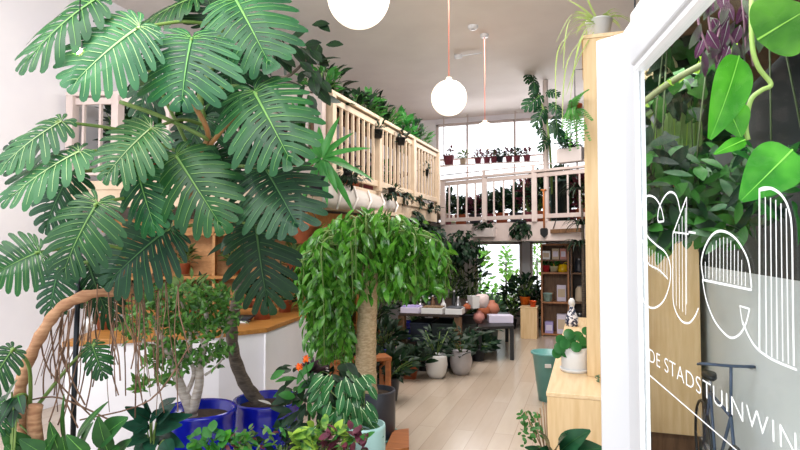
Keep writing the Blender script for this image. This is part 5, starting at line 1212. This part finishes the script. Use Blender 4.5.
specs = [('leafy_plant', 'dense mid green leaves behind the first letter on the glass', 644, 705, 145, 236, 2.25, 2.5, 260, .11, .045, [L_mid, L_dark], 'oval', .3),
         ('leafy_plant', 'mass of dark tangled leaves behind the glass beside the stile', 646, 720, 30, 236, 3.0, 3.6, 300, .16, .06, [L_dark, L_olive], 'oval', .3),
         ('tradescantia_plant', 'sage green spreading leaves above the lettering behind the glass', 690, 752, 150, 238, 2.2, 2.5, 150, .10, .035, [L_sage, L_mid], 'oval', .2),
         ('leafy_plant', 'dark green leaves under the big pothos leaf at the right edge', 745, 805, 140, 210, 2.0, 2.3, 46, .13, .03, [L_mid, L_dark], 'oval', .2),
         ('leafy_plant', 'dim green hanging leaves above left behind the glass', 655, 730, 20, 110, 2.4, 2.9, 150, .12, .06, [L_mid, L_dark], 'heart', .8)]
for s_ in specs:
    e, bb = mass(*s_)
    pot(e, bb, .08, .13, M_terra)
# woody stem crossing
e = thing('woody_stem', 'long pale woody branch crossing diagonally behind the glass', 'branch', P(650, 100, 2.1))
MB().tube(smooth_path([P(636, 108, 2.1), P(668, 84, 2.05), P(700, 66, 2.0), P(738, 50, 1.95)], 6), .012, 8).build('stem', mat('pale green wood', '#7d8456', .6, '#6a6e48', 20), e)
mb = MB()
for k in range(14): t = ru(0, 1); p = mix(P(640, 104, 2.1), P(735, 52, 1.96), t); mb.leaf(p, rv()+UP*.5, -FW+rv()*.4, .05, .02, .1, 3, .2)
mb.build('foliage', [L_yel], e)
q_ = P(700, 66, 2.0); MB().tube([q_, V((q_.x, q_.y, shz-.03))], .002, 5).build('tie_wire', M_black, e)
# wicker ball
p = P(657, 72, 2.6); e = thing('wicker_ball', 'round woven wicker lantern behind the glass near the stile top', 'lantern', p)
mb = MB()
for k in range(16):
    a, b_ = orth(rv()); mb.tube([p+(a*math.cos(t*math.pi/10)+b_*math.sin(t*math.pi/10))*.085 for t in range(21)], .005, 5, 0, False)
mb.build('weave', mat('pale wicker', '#d8c49a', .7), e)
MB().tube([p+UP*.085, V((p.x, p.y, ZC))], .003, 5).build('cord', M_black, e)

# street bike reflected in the glass, modelled as a solid bike behind it
bd = 3.35; hb = P(731, 366, bd)
e = thing('bike_reflection', 'thin dark blue bike, a street reflection built solid by the pale wall behind the glass', 'bike_reflection', V((hb.x, hb.y, 0)))
M_bk = mat('dull blue steel', '#4a5870', .5, metal=.3)
fy = V((0, 1, 0)); h = hb.z
W1 = V((hb.x, hb.y-.12, .33)); W2 = V((hb.x, hb.y+.92, .33)); BBk = V((hb.x, hb.y+.48, .28)); ST = V((hb.x, hb.y+.62, .78)); HD = V((hb.x, hb.y+.03, .78))
mb = MB()
for a, b_ in ((HD, W1), (HD, BBk), (ST, HD), (ST, BBk), (BBk, W2), (ST, W2)): mb.tube([a, b_], .010, 8)
mb.build('frame', M_bk, e)
MB().tube([HD, V((hb.x, hb.y, h))], .009, 8).build('handlebar_stem', M_bk, e)
MB().tube(smooth_path([V((hb.x-.15, hb.y+.16, h-.03)), V((hb.x-.14, hb.y+.02, h)), V((hb.x, hb.y, h)), V((hb.x+.12, hb.y+.02, h)), V((hb.x+.13, hb.y+.16, h-.03))]), .009, 8).build('handlebar', M_bk, e)
for c1 in (W1, W2):
    o = MB().tube([c1+V((0, math.cos(t*math.pi/16)*.31, math.sin(t*math.pi/16)*.31)) for t in range(33)], .010, 8, 0, False).build('wheel', M_black, e)
    sp = MB()
    for t in range(14): sp.tube([c1, c1+V((0, math.cos(t*math.pi/7)*.3, math.sin(t*math.pi/7)*.3))], .0015, 4)
    sp.build('spokes', M_silver, o)
MB().tube([ST, ST+UP*.12], .012, 8).build('seat_post', M_silver, e)
MB().leaf(ST+V((0, .14, .13)), V((0, -1, 0)), UP, .22, .09, .02, 6, .1).build('saddle', M_black, e, thick=.03)

# ================================================================ GARDEN OUTSIDE
struct('trim_8', MB().box((-9, YB+.2, -.1), (5, 22, -.02)), mat('garden paving', '#c9c6bb', .9, '#b8b5a8', 3))
L_gar = leafmat('sunny garden leaf', '#5f9636', '#86b848', .5, .5, 5)
gs = [(474, 250, 14.6, .25, .6), (506, 262, 14.4, .18, .5), (470, 286, 15.2, .9, .8), (488, 300, 15.5, .5, .5), (515, 292, 15, .4, .6), (537, 258, 15, .4, .5), (480, 256, 16, .3, .25), (500, 312, 15, .5, .35), (455, 240, 16, .9, .6)]
for i, (px, py, d, rx, rz_) in enumerate(gs):
    p = P(px, py, d); e = thing('garden_shrub', ['slender sunlit tree left outside the garden door', 'slender sunlit tree right outside the garden door', 'large sunlit shrub left outside the garden door', 'low sunlit shrub in the middle outside the garden door', 'sunlit shrub right outside the garden door', 'bright shrub outside the small low window', 'airy sunlit twigs high outside the garden door', 'lowest pale shrub outside the garden door', 'tall sunlit shrub behind the dark ivy'][i], 'shrub', V((p.x, p.y, 0)), 'sunlit garden shrubs')
    mb = MB(); bush(mb, p, (rx, .5, rz_), int(260*rx)+60, .16, .09, 0, 0, 'oval', None, 3, .3); mb.build('foliage', [L_gar], e)
    MB().tube([V((p.x, p.y, -.02)), p], .025, 6).build('stem', M_barkd, e)
